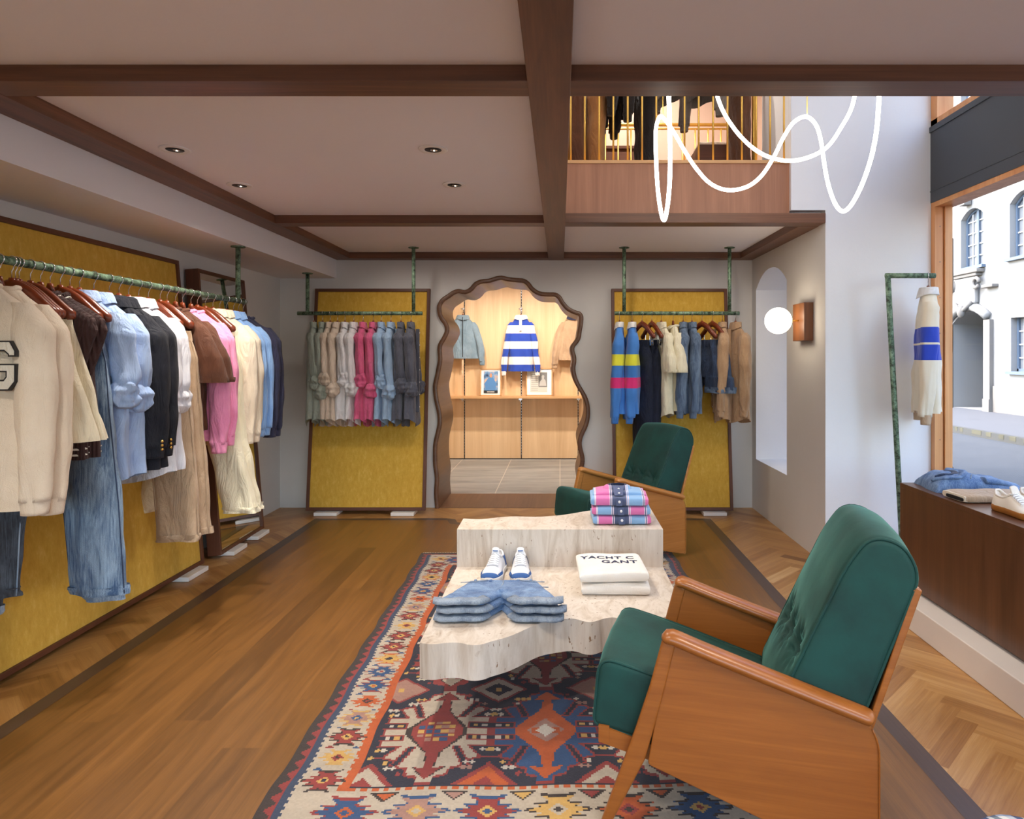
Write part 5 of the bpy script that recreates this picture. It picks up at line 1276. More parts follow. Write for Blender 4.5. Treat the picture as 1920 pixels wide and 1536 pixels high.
# counter items
def jacket_pile(loc, rz):
    t = thing('folded_denim_jacket', 'rumpled blue denim jacket lying folded on the window counter', 'jacket', loc, rz)
    bm = new_bm(); NX, NY = 46, 34; g = []
    for j in range(NY + 1):
        row = []
        for i in range(NX + 1):
            u, v_ = i / NX * 2 - 1, j / NY * 2 - 1
            x, y = u * .215, v_ * .13; e = max(0, 1 - abs(u) ** 4) ** .5 * max(0, 1 - abs(v_) ** 4) ** .5
            z = e * (.060 + .022 * math.cos(u * 2 + 1) + .016 * nz(x * 12, y * 12, 2) + .012 * abs(nz(x * 26, y * 20, 5)))
            row.append(bm.verts.new((x + .012 * nz(y * 9, x * 6, 3), y + .012 * nz(x * 10, y * 7, 9), z)))
        g.append(row)
    for j in range(NY):
        for i in range(NX): bm.faces.new((g[j][i], g[j][i + 1], g[j + 1][i + 1], g[j + 1][i]))
    pos = [[w_.co.copy() for w_ in row] for row in g]
    o = obj('body_fold', bm, C['tabledenim'], t, True)
    def hz(x, y):
        best = min((w_ for row in pos for w_ in row), key=lambda w_: (w_.x - x) ** 2 + (w_.y - y) ** 2); return best.z
    def lay(pts, r, lift, name, mt, flat=None):
        bm = new_bm(); pp = [Vector((q.x, q.y, hz(q.x, q.y) + lift)) for q in catmull([(x, y, 0) for x, y in pts], 5)]
        for _ in range(2): pp = [pp[0]] + [(a_ + b_ * 2 + c_) / 4 for a_, b_, c_ in zip(pp, pp[1:], pp[2:])] + [pp[-1]]
        tube(bm, pp, [flat or (r, r)] * len(pp), 10); return obj(name, bm, mt, t, True)
    lay([(-.19, -.05), (-.15, -.095), (-.09, -.10), (-.05, -.05), (-.04, .03), (-.07, .085)], .01, .0, 'collar', C['tabledenim'], (.020, .009))
    lay([(-.17, -.03), (-.13, -.055), (-.09, -.05), (-.075, .0), (-.09, .05)], .01, -.001, 'neck_lining', C['shortdenim'], (.016, .006))
    lay([(-.04, -.10), (-.01, -.05), (.02, .02), (.04, .09)], .003, .001, 'seams', C['tabledenimback'])
    lay([(.02, -.09), (.09, -.085), (.16, -.06), (.20, -.02)], .02, .0, 'sleeve', C['tabledenim'], (.034, .016))
    return t
jacket_pile((2.03, 3.31, ZK), rad(-6))
t = thing('folded_trousers', 'beige folded trousers between the denim jacket and the cream trainers', 'trousers', (1.972, 3.055, ZK), rad(3))
obj('folded_body', soft_box(.34, .16, .034, 61, .006), C['beige'], t, True)
o = obj('waistband', soft_box(.03, .16, .03, 63, .003), C['offwhite'], t, True); o.location = (-.16, 0, .002)
o = obj('lining', soft_box(.012, .12, .016, 63, .001), M['iron'], t, True); o.location = (-.172, -.01, .006)

# ------------------------------------------------------------------ trainers
def trainer(label, loc, rz, L, upper, sole, accent, group, low=False, accent_toe=True):
    """toe towards -Y, origin under the middle of the sole"""
    t = thing('trainer', label, 'shoe', loc, rz, group)
    k = L / .28; W = .057 * k
    def halfw(s): return W * (sample([(0, .25), (.04, .58), (.12, .84), (.28, 1.0), (.45, .86), (.65, .74), (.85, .78), (.95, .64), (1, .30)], s)[0])
    def zt(s): return (sample([(0, .026), (.06, .042), (.16, .050), (.30, .060), (.45, .082), (.60, .104), (.72, .10), (.86, .092), (1, .100)] if not low else [(0, .026), (.06, .040), (.16, .046), (.32, .056), (.48, .076), (.62, .094), (.75, .078), (.88, .082), (1, .098)], s)[0]) * k
    hs = .030 * k
    bm = new_bm(); rings = []
    for zz, gw in ((0, .94), (.006 * k, 1.04), (hs - .004, 1.05), (hs, 1.0)):
        ring = []
        for i in range(25): s = i / 24; ring.append((halfw(s) * gw, -L / 2 + s * L))
        full_ = [(a, b_) for a, b_ in ring] + [(-a * .94, b_) for a, b_ in ring[::-1]]
        rings.append([bm.verts.new((a, b_ * (1.01 if gw > 1 else 1), zz)) for a, b_ in full_])
    for A, B in zip(rings, rings[1:]):
        for i in range(len(A)): bm.faces.new((A[i], A[(i + 1) % len(A)], B[(i + 1) % len(A)], B[i]))
    bm.faces.new(rings[0][::-1]); bm.faces.new(rings[-1]); obj('sole', bm, sole, t, True)
    NS, NA = 34, 20
    def up_pt(s, a, off=0.0):
        hw_, top = halfw(s) * .97, zt(s); c, sn = math.cos(a), math.sin(a)
        x = math.copysign(abs(c) ** .8, c) * (hw_ * (1 - .30 * sn * min(1, s * 1.6)) + off); z = hs * .8 + (top - hs * .8) * sn ** .75 + off * sn
        return Vector((x, -L / 2 + s * L * .985 + .002, z))
    bm = new_bm(); rings = []
    for i in range(NS + 1):
        s = .015 + .97 * i / NS; row = []
        for j in range(NA + 1):
            a = PI * j / NA; q = up_pt(s, a)
            if .60 < s < .97:   # foot opening
                m_ = min(1, (s - .60) * 12, (.985 - s) * 22); dd = abs(a - PI / 2)
                if dd < .75: q.z -= m_ * .030 * k * (1 - (dd / .75) ** 4)
            row.append(bm.verts.new(q))
        rings.append(row)
    for A, B in zip(rings, rings[1:]):
        for j in range(NA): bm.faces.new((A[j], A[j + 1], B[j + 1], B[j]))
    bm.faces.new(rings[0]); bm.faces.new(rings[-1][::-1]); obj('upper', bm, upper, t, True)
    def patch(name, s0, s1, a0, a1, off, mt, par=t, ns=10, na=10, shape=None):
        bm = new_bm(); g = []
        for i in range(ns + 1):
            row = []
            for j in range(na + 1):
                u, v_ = i / ns, j / na; b0, b1 = (a0, a1) if not shape else shape(u)
                row.append(bm.verts.new(up_pt(lerp(s0, s1, u), lerp(b0, b1, v_), off * (1 if 0 < i < ns or i == 0 else .3))))
            g.append(row)
        for A, B in zip(g, g[1:]):
            for j in range(na): bm.faces.new((A[j], A[j + 1], B[j + 1], B[j]))
        return obj(name, bm, mt, par, True)
    if accent_toe:
        patch('toe_guard', .02, .13, 0.02, PI - .02, .0022, accent, ns=6, na=16)
        patch('side_guard', .13, .40, 0, .5, .0022, accent, shape=lambda u: (.02, .62 - .35 * u)); patch('side_guard', .13, .40, 0, .5, .0022, accent, shape=lambda u: (PI - .62 + .35 * u, PI - .02))
        patch('heel_patch', .80, .985, 0, .7, .002, accent, shape=lambda u: (.05, .75)); patch('heel_patch', .80, .985, 0, .7, .002, accent, shape=lambda u: (PI - .75, PI - .05))
    else:
        patch('side_stripe', .40, .62, 0, 1, .0018, sole if False else upper, shape=lambda u: (.15 + .3 * u, .75 + .2 * u))
    patch('eyestay', .33, .60, 0, 1, .003, upper, shape=lambda u: (PI / 2 - .62, PI / 2 - .30), na=4); patch('eyestay', .33, .60, 0, 1, .003, upper, shape=lambda u: (PI / 2 + .30, PI / 2 + .62), na=4)
    bm = new_bm()
    for q in range(6):
        s = .35 + q * .047; pts = [up_pt(s + .01 * ((j % 2) * 0), PI / 2 + (j - 4) * .13, .0052) for j in range(9)]; tube(bm, pts, (.0042 * k), 6)
        if q < 5: tube(bm, [up_pt(s, PI / 2 - .45, .005), up_pt(s + .024, PI / 2, .009), up_pt(s + .047, PI / 2 + .45, .005)], .0032 * k, 6)
    obj('laces', bm, M['lace'], t, True)
    bm = new_bm(); g = []
    for i in range(6):
        row = []
        for j in range(7):
            q = up_pt(.56 + i * .014, PI / 2 + (j - 3) * .16, .004); q.z += i * .0052 * k + .004; row.append(bm.verts.new(q))
        g.append(row)
    for A, B in zip(g, g[1:]):
        for j in range(6): bm.faces.new((A[j], A[j + 1], B[j + 1], B[j]))
    tg = obj('tongue', bm, upper, t, True); m_ = tg.modifiers.new('s', 'SOLIDIFY'); m_.thickness = .004 * k
    if accent_toe:
        q = up_pt(.58, PI / 2, .006)
        obj('tongue_label', boxm(-.011, .011, q.y - .003, q.y + .012, q.z + .011, q.z + .0135), accent, tg)
    bm = new_bm(); pts = []
    for i in range(15):
        u = i / 14; s = lerp(.62, .975, u) ; pts.append(up_pt(s, PI / 2 - .74 * min(1, .5 + abs(math.sin(u * PI)) ), .0))
    pts2 = [Vector((-q.x, q.y, q.z)) for q in pts[::-1]]
    tube(bm, pts + pts2, .0055 * k, 8, closed=True); obj('padded_collar', bm, upper, t, True)
    return t
trainer('left white trainer with blue toe on the travertine table', (-.285, 2.895, ZL + .001), rad(-7), .235, M['leather_white'], M['rubber_white'], M['suede_blue'], 'white and blue trainers on the table')
trainer('right white trainer with blue toe on the travertine table', (-.172, 2.895, ZL + .001), rad(3), .235, M['leather_white'], M['rubber_white'], M['suede_blue'], 'white and blue trainers on the table')
trainer('nearer cream trainer with a gum sole on the window counter', (1.885, 2.735, ZK), rad(5), .26, M['leather_cream'], M['gum'], M['leather_cream'], 'cream trainers on the window counter', True, False)
trainer('farther cream trainer with a gum sole on the window counter', (2.025, 2.77, ZK), rad(9), .26, M['leather_cream'], M['gum'], M['leather_cream'], 'cream trainers on the window counter', True, False)
# plaid cushion edge at the lower right
n = N('blue grey check'); b = n.bsdf(Roughness=.9)
v = n.coord(); s = n.add('ShaderNodeSeparateXYZ'); n.link(v, s.inputs[0])
fx_ = n.math('FRACT', n.math('MULTIPLY', s.outputs[0], 14)); fy_ = n.math('FRACT', n.math('MULTIPLY', s.outputs[1], 14))
ca_ = n.ramp(fx_, [(0, srgb(190, 200, 212)), (.25, srgb(70, 88, 128)), (.5, srgb(206, 212, 214)), (.62, srgb(120, 134, 150)), (.8, srgb(224, 228, 230))], 'CONSTANT')
cb_ = n.ramp(fy_, [(0, (1, 1, 1)), (.4, (.42, .5, .68)), (.55, (1, 1, 1)), (.8, (.75, .8, .86))], 'CONSTANT')
n.link(n.mix(1.0, ca_, cb_, 'MULTIPLY'), b.inputs['Base Color'])
st = thing('stool', 'low round stool under the checked cushion at the lower right', 'stool', (.912, 1.268, 0))
bm = new_bm(); lathe(bm, [(0, .24), (.12, .24), (.124, .25), (.124, .262), (0, .265)], 32); obj('seat', bm, M['oak'], st, True)
for k in range(4):
    a = PI / 4 + k * PI / 2; bm = new_bm(); tube(bm, [(.10 * math.cos(a), .10 * math.sin(a), 0.001), (.085 * math.cos(a), .085 * math.sin(a), .242)], .012, 10); obj('leg', bm, M['oak'], st, True)
cq = thing('seat_cushion', 'blue and grey checked cushion cut off at the lower right corner', 'cushion', (.912, 1.268, .266))
bm = new_bm(); lathe(bm, [(0, 0), (.09, .002), (.122, .014), (.134, .040), (.130, .066), (.108, .090), (.07, .103), (.03, .108), (0, .109)], 40)
for v_ in bm.verts: v_.co += Vector((.004 * nz(v_.co.x * 14, v_.co.y * 14, 1), .004 * nz(v_.co.y * 14, v_.co.x * 12, 4), .004 * nz(v_.co.x * 16, v_.co.y * 16, 7)))
obj('cushion_body', bm, n.m, cq, True)

# ------------------------------------------------------------------ lamps
SPW = 44
def downlight(x, y, lb, tilt, zc=ZC):
    t = thing('recessed_downlight', lb, 'ceiling lamp', (x, y, zc), 0, 'recessed ceiling downlights')
    bm = new_bm(); lathe(bm, [(.060, .002), (.062, -.003), (.058, -.006), (.038, -.005), (.034, -.001)], 40); obj('trim_ring', bm, M['whitepaint'], t, True)
    bm = new_bm(); lathe(bm, [(.036, -.0045), (.034, .0), (.030, .002)], 32); lathe(bm, [(.0, -.001), (.034, -.001)], 32); o = obj('baffle', bm, M['black'], t, True)
    bm = new_bm(); lathe(bm, [(0, -.004), (.010, -.0045), (.020, -.0025)], 24); o = obj('lamp_lens', bm, M['chrome'], t, True); o.location = (.003, .006, -.001)
    bm = new_bm(); ball(bm, (.003, .008, -.005), (.004, .004, .0015), 10, 6); obj('diode', bm, M['led'], t, True)
    return t
dl = []
for (px, py), lb in (((328, 279.5), 'round recessed downlight nearest the left beam'), ((812, 279.5), 'round recessed downlight in the middle of the left coffer'), ((449, 347), 'smaller looking recessed downlight farther left'), ((852, 346), 'smaller looking recessed downlight farther right')):
    q = PZ(px, py, ZC); downlight(q.x, q.y, lb, 0); dl.append((q.x, q.y))
def spot(x, y, z, e, tx=0, ty=0, ang=125, col=(1, .91, .80), blend=.8, r=.035):
    l = bpy.data.lights.new('spot_beam', 'SPOT'); l.energy = e; l.color = col; l.spot_size = rad(ang); l.spot_blend = blend; l.shadow_soft_size = r
    o = bpy.data.objects.new('spot_beam', l); COL.objects.link(o); o.location = (x, y, z)
    d = Vector((tx, ty, -1)); o.rotation_euler = d.to_track_quat('-Z', 'Y').to_euler(); return o
for (x, y) in dl: spot(x, y, ZC - .012, SPW, .1, .15)
for (x, y) in ((-1.45, 1.2), (-.6, 1.2), (.9, 1.2), (-1.45, -.9), (-.6, -.9), (.9, -.9), (1.7, .3)): spot(x, y, ZC - .012, SPW, .15 if x < 0 else 0, .1)  # extra beams without fittings, added out of view to brighten the room
for (x, y) in ((-1.3, 5.0), (-.6, 5.0), (.4, 5.0), (1.2, 5.0)): spot(x, y, ZC - .012, 9, 0, .45)  # added beams with no fitting in the ceiling, lifting the far end
# wall lamp
wl = thing('wall_lamp', 'glowing opal globe wall lamp on a small walnut block beside the arched window', 'wall lamp', (XR, 4.47, 1.545))
o = obj('wall_block', boxm(-.062, -.001, -.105, .105, -.135, .115), M['sconcewood'], wl); bevel_mod(o, .002)
bm = new_bm(); tube(bm, [(-.06, 0, 0), (-.115, 0, 0)], .006, 10); obj('stem', bm, M['brass'], wl, True)
bm = new_bm(); ball(bm, (-.197, 0, 0), .088, 32, 20); obj('globe', bm, M['globe'], wl, True)
bm = new_bm(); tube(bm, [(-.106, 0, 0), (-.118, 0, 0)], .018, 16); obj('globe_cap', bm, M['brass'], wl, True)
# light rope chandelier
def RP(cx, cy, Y): return P(1040 + cx / 2.909, 150 + cy / 2.909, Y)
rope = [RP(900, -420, 3.10), RP(870, -250, 3.12), RP(870, -40, 3.14), RP(885, 80, 3.15), RP(935, 200, 3.16), RP(1030, 325, 3.17), RP(1140, 408, 3.18), RP(1270, 441, 3.2), RP(1390, 420, 3.2), RP(1490, 362, 3.2), RP(1565, 255, 3.18), RP(1620, 150, 3.15), RP(1645, 20, 3.1), RP(1650, -150, 3.05), RP(1600, -330, 2.95), RP(1300, -500, 2.9), RP(900, -420, 2.8), RP(650, -260, 2.75), RP(624, 0, 2.75), RP(626, 200, 2.78), RP(630, 400, 2.82), RP(626, 580, 2.87), RP(612, 710, 2.93), RP(597, 765, 3.0), RP(580, 720, 3.06), RP(562, 590, 3.12), RP(552, 400, 3.18), RP(552, 270, 3.22), RP(572, 203, 3.25), RP(600, 215, 3.26), RP(650, 285, 3.26), RP(705, 380, 3.26), RP(770, 480, 3.26), RP(850, 565, 3.26), RP(945, 601, 3.26), RP(1050, 582, 3.26), RP(1130, 520, 3.26), RP(1195, 420, 3.26), RP(1250, 310, 3.26), RP(1305, 230, 3.26), RP(1372, 200, 3.26), RP(1425, 245, 3.26), RP(1452, 330, 3.25), RP(1468, 440, 3.22), RP(1490, 560, 3.18), RP(1525, 665, 3.12), RP(1568, 716, 3.05), RP(1615, 685, 3.0), RP(1672, 580, 2.95), RP(1722, 440, 2.9), RP(1752, 300, 2.86), RP(1766, 150, 2.83), RP(1768, 0, 2.8), RP(1740, -250, 2.75)]
ro = thing('rope_chandelier', 'looping glowing white light rope hung in the double height void', 'chandelier', (.7, 3.1, 2.4))
org = Vector((.7, 3.1, 2.4))
bm = new_bm(); tube(bm, [q - org for q in catmull(rope, 6)], .0088, 10); obj('light_rope', bm, M['rope'], ro, True)
for (cx, cy, Y) in ((590, 205, 3.27), (1377, 203, 3.26)):
    a = RP(cx, cy, Y) - org; bm = new_bm(); tube(bm, [a, (a.x, a.y, 4.99 - 2.4)], .0025, 8); obj('suspension_rod', bm, M['brass'], ro, True)
a, b_ = RP(1600, -330, 2.95) - org, RP(900, -420, 3.1) - org
for q in (a, b_): bm = new_bm(); tube(bm, [q, (q.x, q.y, 4.99 - 2.4)], .0025, 8); obj('suspension_rod', bm, M['brass'], ro, True)

# ------------------------------------------------------------------ gallery rail and what hangs behind it
gy = YP + .05
gr = thing('gallery_railing', 'brass railing with slim vertical bars along the gallery edge', 'railing', (.033, gy, 2.54))
bars = [1070, 1096.5, 1123.5, 1150, 1177, 1204, 1230.5, 1256, 1283.5, 1310, 1337, 1364, 1391, 1418, 1444, 1470]
for px in bars:
    x = (px - VX) * gy / FPX - .033; bm = new_bm(); tube(bm, [(x, 0, 0), (x, 0, 1.0)], .0062, 10); obj('baluster', bm, M['brass'], gr, True)
bm = new_bm(); tube(bm, [(0, 0, 1.0), (1.41, 0, 1.0)], .014, 10); obj('handrail', bm, M['brass'], gr, True)
g2 = thing('gallery_railing', 'farther brass railing with a low top rail behind the gallery bars', 'railing', (-.2, 5.6, 2.52))
zr = P(0, 234, 5.6).z - 2.52
bm = new_bm(); tube(bm, [(0, 0, zr), (1.6, 0, zr)], .014, 10); obj('handrail', bm, M['brass'], g2, True)
bm = new_bm(); tube(bm, [(0, 0, zr - .035), (1.6, 0, zr - .035)], .008, 8); obj('lower_rail', bm, M['brass'], g2, True)
for k in range(15): bm = new_bm(); tube(bm, [(.04 + k * .108, 0, 0), (.04 + k * .108, 0, zr - .035)], .007, 8); obj('baluster', bm, M['brass'], g2, True)
RU = (0.02, 4.75, 3.66)
ur = thing('clothes_rail', 'brass clothes rail on the upstairs gallery mostly above view', 'clothes rail', RU)
bm = new_bm(); tube(bm, [(0, 0, 0), (1.4, 0, 0)], .014, 12); obj('bar', bm, M['brass'], ur, True)
for x in (.04, 1.36): bm = new_bm(); tube(bm, [(x, 0, -1.12), (x, 0, 0)], .014, 12); obj('post', bm, M['brass'], ur, True)
C['camel'] = cloth('camel wool', srgb(206, 150, 92), srgb(188, 132, 78)); C['blackcloth'] = cloth('black cloth', srgb(40, 34, 34), srgb(28, 24, 24)); C['greycloth'] = cloth('grey tweed', srgb(150, 142, 136), srgb(120, 112, 108)); C['umber'] = cloth('umber cloth', srgb(120, 80, 56), srgb(102, 66, 46))
UG = 'clothes upstairs behind the gallery railing'; UH = 'hangers upstairs on the gallery rail'
def up(px, clips, lb, phrase, rz=-80):
    x = (px - VX) * RU[1] / FPX; hang(clips, (x, RU[1], RU[2]), rad(rz), 'wooden hanger holding the ' + phrase, UH); return (x, RU[1], RU[2]), rad(rz)
def UT(px, key, lb, phrase, rz, length, cx=0, hw=.13, seed=0):
    l, r = up(px, True, lb, phrase, rz); trousers(G('trousers', lb, 'trousers', l, r, UG), C[key], seed, length, cx, hw, shift=0, thick=.05)
UT(1080, 'umber', 'brown trousers behind the first brass bars upstairs', 'brown trousers upstairs', -72, .86, seed=201)
UT(1111, 'camel', 'camel trousers hanging upstairs near the left of the railing', 'camel trousers upstairs', -60, .87, hw=.15, seed=202)
l, r = up(1146, False, '', 'short black jacket upstairs', -84); shirt(G('jacket', 'short black jacket sleeve hanging upstairs', 'jacket', l, r, UG), C['blackcloth'], 203, 'long', -.56, .2, .18, .05, sl_end=-.66, curve=0)
l, r = up(1172, False, '', 'black jacket upstairs', -80); shirt(G('jacket', 'black jacket with uneven hem hanging upstairs', 'jacket', l, r, UG), C['blackcloth'], 204, 'long', -.60, .2, .18, .06, sl_end=-.70, curve=0)
UT(1210, 'blackcloth', 'long black trousers hanging upstairs beside the light rope', 'black trousers upstairs', -75, .86, hw=.12, seed=205)
l, r = up(1262, False, '', 'pale grey knit upstairs', -70); shirt(G('jumper', 'pale grey knit hanging upstairs behind the light rope', 'jumper', l, r, UG), C['greycloth'], 206, 'long', -.50, .2, .18, .05, 'crew', sl_end=-.52, curve=0)
l, r = up(1322, False, '', 'grey tweed jacket upstairs', -60); shirt(G('jacket', 'grey tweed jacket sleeve hanging upstairs', 'jacket', l, r, UG), C['greycloth'], 207, 'long', -.52, .2, .18, .06, sl_end=-.66, curve=0)
UT(1385, 'umber', 'dark brown trousers on the right of the gallery', 'dark brown trousers upstairs', -80, .8, seed=208)
ub = thing('shop_cabinet', 'low brown cabinet upstairs seen between the brass bars', 'cabinet', (.6, 6.1, 2.522))
obj('cabinet_body', boxm(-.75, .2, -.2, .2, 0, .62), M['walnutX'], ub); obj('cabinet_top', boxm(-.77, .22, -.22, .22, .62, .645), M['walnutX'], ub)
ub = thing('shop_plinth', 'sloping brown plinth upstairs with folded clothes on it', 'plinth', (1.25, 5.15, 2.52))
bm = new_bm(); prism(bm, [(-.22, 0), (.26, 0), (.05, .36), (-.22, .36)], -.2, .2); obj('plinth_body', bm, M['walnutX'], ub)
t = thing('folded_shirt', 'pale folded shirt on the upstairs plinth', 'shirt', (1.16, 5.15, 2.881)); obj('folded_body', soft_box(.22, .25, .05, 210, .004), C['sand'], t, True)

# ------------------------------------------------------------------ the street outside
FX = 10.3
struct('street', boxm(XW + .12, 7.4, -14, 34, -.12, -.10), M['asphalt'], 'grey asphalt street outside', 'road')
struct('pavement', boxm((-14, XW + .1, -14, YF - .22, -.1, -.0), (7.45, FX, -14, 34, -.1, .0), (XW + .12, 3.0, -14, 34, -.1, -.0)), M['pave'], 'stone pavement across the street', 'pavement')
kb = struct('kerb', boxm(7.33, 7.46, -14, 34, -.1, .012), M['kerb'], 'granite kerb with worn yellow paint', 'kerb')
bm = new_bm()
for k in range(9): box(bm, 7.326, 7.40, 10.4 + k * .32 + .3 * nz(k * .7, 0, 2), 10.4 + k * .32 + .14 + .2 * nz(k * .9, 3, 0), -.06, .0125 + .001)
obj('yellow_paint', bm, plaster('worn yellow paint', srgb(84, 80, 62), .3), kb)
bd = thing('town_house', 'pale rendered town house across the street with arched windows and a carved doorway', 'building', (FX, 14, 0))
def LZ(px, py): return CH + (VY - py) / (px - VX) * FX
def LY(px): return FX * FPX / (px - VX) - 14
def opening(y0, y1, z0, z1, arched, rise=.22):
    pts = [(y0, z0), (y1, z0)]
    if arched:
        for k in range(9): t = k / 8; pts.append((lerp(y1, y0, t), z1 - rise * (2 * t - 1) ** 2))
    else: pts += [(y1, z1), (y0, z1)]
    return pts
holes = []; wins = []
ys_up = [(16.17, 17.1), (14.33, 15.27)] ; pitch = 1.86
for k in range(-5, 8):
    y0 = 14.33 + k * pitch + (0 if True else 0) - 14
    wins.append((y0, y0 + .94, 3.56, 5.02, True))
    wins.append((y0, y0 + .94, 7.0, 8.6, True))
    if k not in (1,): wins.append((y0 + .05, y0 + .90, .98, 2.2, False))
door = (LY(1851), LY(1786), .0, 2.46)
bm = new_bm()
y0, y1, z0, z1 = -26, 22, -.1, 11
ed = []; cor = [bm.verts.new((0, y, z)) for y, z in ((y0, z0), (y1, z0), (y1, z1), (y0, z1))]
ed += [bm.edges.new((cor[i], cor[(i + 1) % 4])) for i in range(4)]
allholes = [opening(a, b_, c, d, e) for a, b_, c, d, e in wins] + [opening(door[0], door[1], .0, door[3], True, .3)]
rev = []
for h in allholes:
    vs = [bm.verts.new((0, y, z)) for y, z in h]; ed += [bm.edges.new((vs[i], vs[(i + 1) % len(vs)])) for i in range(len(vs))]; rev.append(vs)
bmesh.ops.triangle_fill(bm, edges=ed, use_beauty=True)
for hi, vs in enumerate(rev):
    dp = .22 if hi < len(rev) - 1 else .9
    bk = [bm.verts.new((dp, v_.co.y, v_.co.z)) for v_ in vs]
    for i in range(len(vs)): bm.faces.new((vs[i], vs[(i + 1) % len(vs)], bk[(i + 1) % len(vs)], bk[i]))
obj('house_wall', bm, M['facade'], bd)
segs = []; prev = -26
obj('stone_base', boxm((-.05, 0, -26, door[0] - .28, 0, .62), (-.05, 0, door[1] + .28, 22, 0, .62)), M['stonebase'], bd)
def house_window(y0, y1, z0, z1, arched):
    pts = opening(y0, y1, z0, z1, arched); rise = .22 if arched else 0
    w = obj('window', boxm((.14, .2, y0, y0 + .05, z0, z1 - rise), (.14, .2, y1 - .05, y1, z0, z1 - rise), (.14, .2, y0, y1, z0, z0 + .06)), M['bluewin'], bd)
    bm = new_bm()
    if arched:
        ap = [(p_[0], p_[1]) for p_ in pts[2:]]; tube(bm, [(.16, y, z - .02) for y, z in ap], .035, 6)
    ym = (y0 + y1) / 2; box(bm, .14, .19, ym - .04, ym + .04, z0, z1)
    obj('casing', bm, M['bluewin'], w)
    bm = new_bm(); nr = 5 if arched else 4
    for k in range(1, nr): z = lerp(z0, z1, k / nr); box(bm, .16, .18, y0, y1, z - .012, z + .012)
    for yy in (lerp(y0, ym, .5), lerp(ym, y1, .5)): box(bm, .16, .18, yy - .012, yy + .012, z0, z1 - rise * .3)
    obj('glazing_bars', bm, M['whitepaint'], w)
    obj('pane', boxm(.19, .2, y0, y1, z0, z1), M['winglass'], w)
    obj('sill', boxm(-.10, .05, y0 - .06, y1 + .06, z0 - .07, z0), M['bluewin'], w)
for wq in wins: house_window(*wq)
# carved doorway
dr = obj('portal', boxm((-.10, .02, door[0] - .24, door[0], 0, 2.2), (-.10, .02, door[1], door[1] + .24, 0, 2.2), (-.14, .02, door[0] - .27, door[0] - .03, 0, .3), (-.14, .02, door[1] + .03, door[1] + .27, 0, .3)), M['stonebase'], bd)
bm = new_bm(); am = opening(door[0] - .12, door[1] + .12, 0, door[3] + .12, True, .3)[2:]
tube(bm, [(-.06, y, z) for y, z in am], (.11, .13) if False else .11, 8); obj('arch_moulding', bm, M['facade'], dr, True)
ymid = (door[0] + door[1]) / 2
o = obj('cartouche', boxm(-.14, .01, ymid - .42, ymid + .42, 2.62, 3.30), M['facade'], dr); bevel_mod(o, .06, 3)
bm = new_bm(); tube(bm, [(-.16, ymid - .34, 2.66), (-.2, ymid - .12, 2.5), (-.2, ymid, 2.44), (-.2, ymid + .12, 2.5), (-.16, ymid + .34, 2.66)], .05, 8); ball(bm, (-.2, ymid, 2.45), (.1, .1, .16), 12, 8)
for s in (-1, 1):
    tube(bm, [(-.14, ymid + s * (.50 + .12 * math.cos(k * .7)) , 3.12 + .12 * math.sin(k * .7)) for k in range(9)], .045, 8)
obj('carved_scrolls', bm, M['stonebase'], dr, True)
o = obj('cornice', boxm((-.20, .01, ymid - .62, ymid + .62, 3.38, 3.47), (-.16, .01, ymid - .52, ymid + .52, 3.30, 3.38), (-.16, .01, door[1] + .0, door[1] + .42, 2.96, 3.04), (-.16, .01, door[0] - .42, door[0], 2.96, 3.04)), M['stonebase'], dr); bevel_mod(o, .02)
bm = new_bm(); box(bm, -.2, -.02, ymid - .12, ymid + .12, 5.12, 5.45); tube(bm, [(-.15, ymid - .1, 5.3), (-.2, ymid, 5.45), (-.15, ymid + .1, 5.5)], .06, 8); obj('keystone', bm, M['stonebase'], bd)
obj('door_recess', boxm((.88, .92, door[0], door[1], 0, 2.5)), M['doorpaint'], dr)
obj('door_leaf', boxm((.35, .40, door[0] + .02, door[0] + .55, 0, 2.35)), M['doorpaint'], dr)
obj('basement_grille', boxm((-.06, -.04, -.35, .25, .18, .45)), M['lintel'], bd)

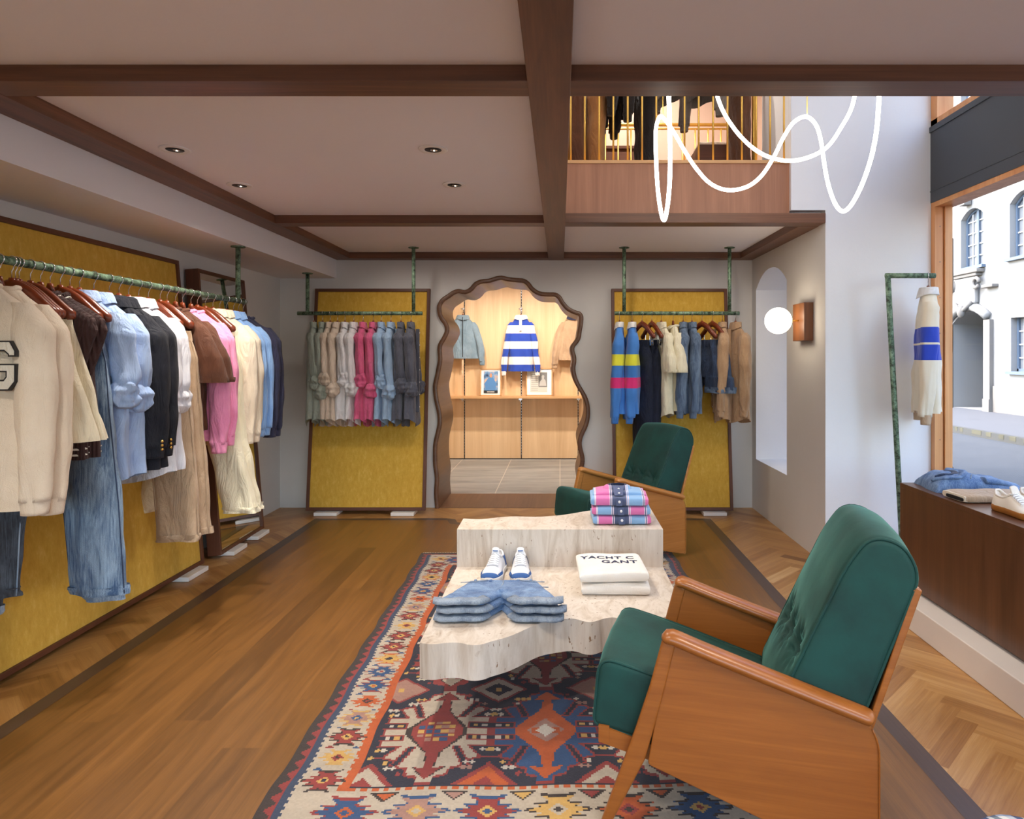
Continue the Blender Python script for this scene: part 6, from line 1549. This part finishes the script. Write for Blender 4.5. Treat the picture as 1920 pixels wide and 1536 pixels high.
# ------------------------------------------------------------------ daylight
w = bpy.data.worlds.new('sky'); sc.world = w; w.use_nodes = True; nt = w.node_tree; nt.nodes.clear()
sk = nt.nodes.new('ShaderNodeTexSky'); sk.sky_type = 'NISHITA'; sk.sun_disc = False; sk.sun_elevation = rad(48); sk.sun_rotation = rad(-70); sk.dust_density = 2.0; sk.altitude = 50
bg = nt.nodes.new('ShaderNodeBackground'); bg.inputs[1].default_value = 1.35; wo = nt.nodes.new('ShaderNodeOutputWorld')
nt.links.new(sk.outputs[0], bg.inputs[0]); nt.links.new(bg.outputs[0], wo.inputs[0])
s = bpy.data.lights.new('sun', 'SUN'); s.energy = 1.0; s.color = (1, .95, .88); s.angle = rad(.5); so = bpy.data.objects.new('sun', s); COL.objects.link(so)
d = Vector((1.0, .35, -1.25)); so.rotation_euler = d.to_track_quat('-Z', 'Y').to_euler()
# portals: they only guide the sampling of the sky through the openings and give off nothing themselves
def portal(x, y, z, sx, sy, rot=(0, PI / 2, 0)):
    l = bpy.data.lights.new('window_portal', 'AREA'); l.shape = 'RECTANGLE'; l.size = sx; l.size_y = sy; l.cycles.is_portal = True
    o = bpy.data.objects.new('window_portal', l); COL.objects.link(o); o.location = (x, y, z); o.rotation_euler = rot; return o
portal(.1, YF - .22, 1.1, 3.9, 1.9, (rad(90), 0, 0))
portal(XW + .14, .8, 1.27, 1.95, 6.7)
portal(XW + .14, 3.05, 3.8, 2.1, 2.3)
portal(XW - .02, 5.26, 1.22, 1.6, .8)
# warm room light in the back room and upstairs
for (x, y, e) in ((-1.1, 7.4, 46), (-.35, 7.4, 46), (.4, 7.4, 46), (-.7, 6.8, 34), (.1, 6.8, 34)): spot(x, y, 2.34, e, 0, .45, 135, (1, .93, .84), .9, .035)
for (x, y, e) in ((.2, 4.7, 90), (1.2, 4.8, 90), (.6, 6.0, 110)): spot(x, y, 4.5, e, 0, .3, 140, (1, .88, .76), .8, .04)

sc.view_settings.view_transform = 'Standard'; sc.view_settings.look = 'None'; sc.view_settings.gamma = 1; sc.view_settings.use_curve_mapping = False
sc.view_settings.exposure = 0.4
cy = sc.cycles
cy.use_denoising = True; cy.max_bounces = 10; cy.diffuse_bounces = 6; cy.glossy_bounces = 4; cy.transparent_max_bounces = 12; cy.sample_clamp_indirect = 6; cy.caustics_reflective = False; cy.caustics_refractive = False
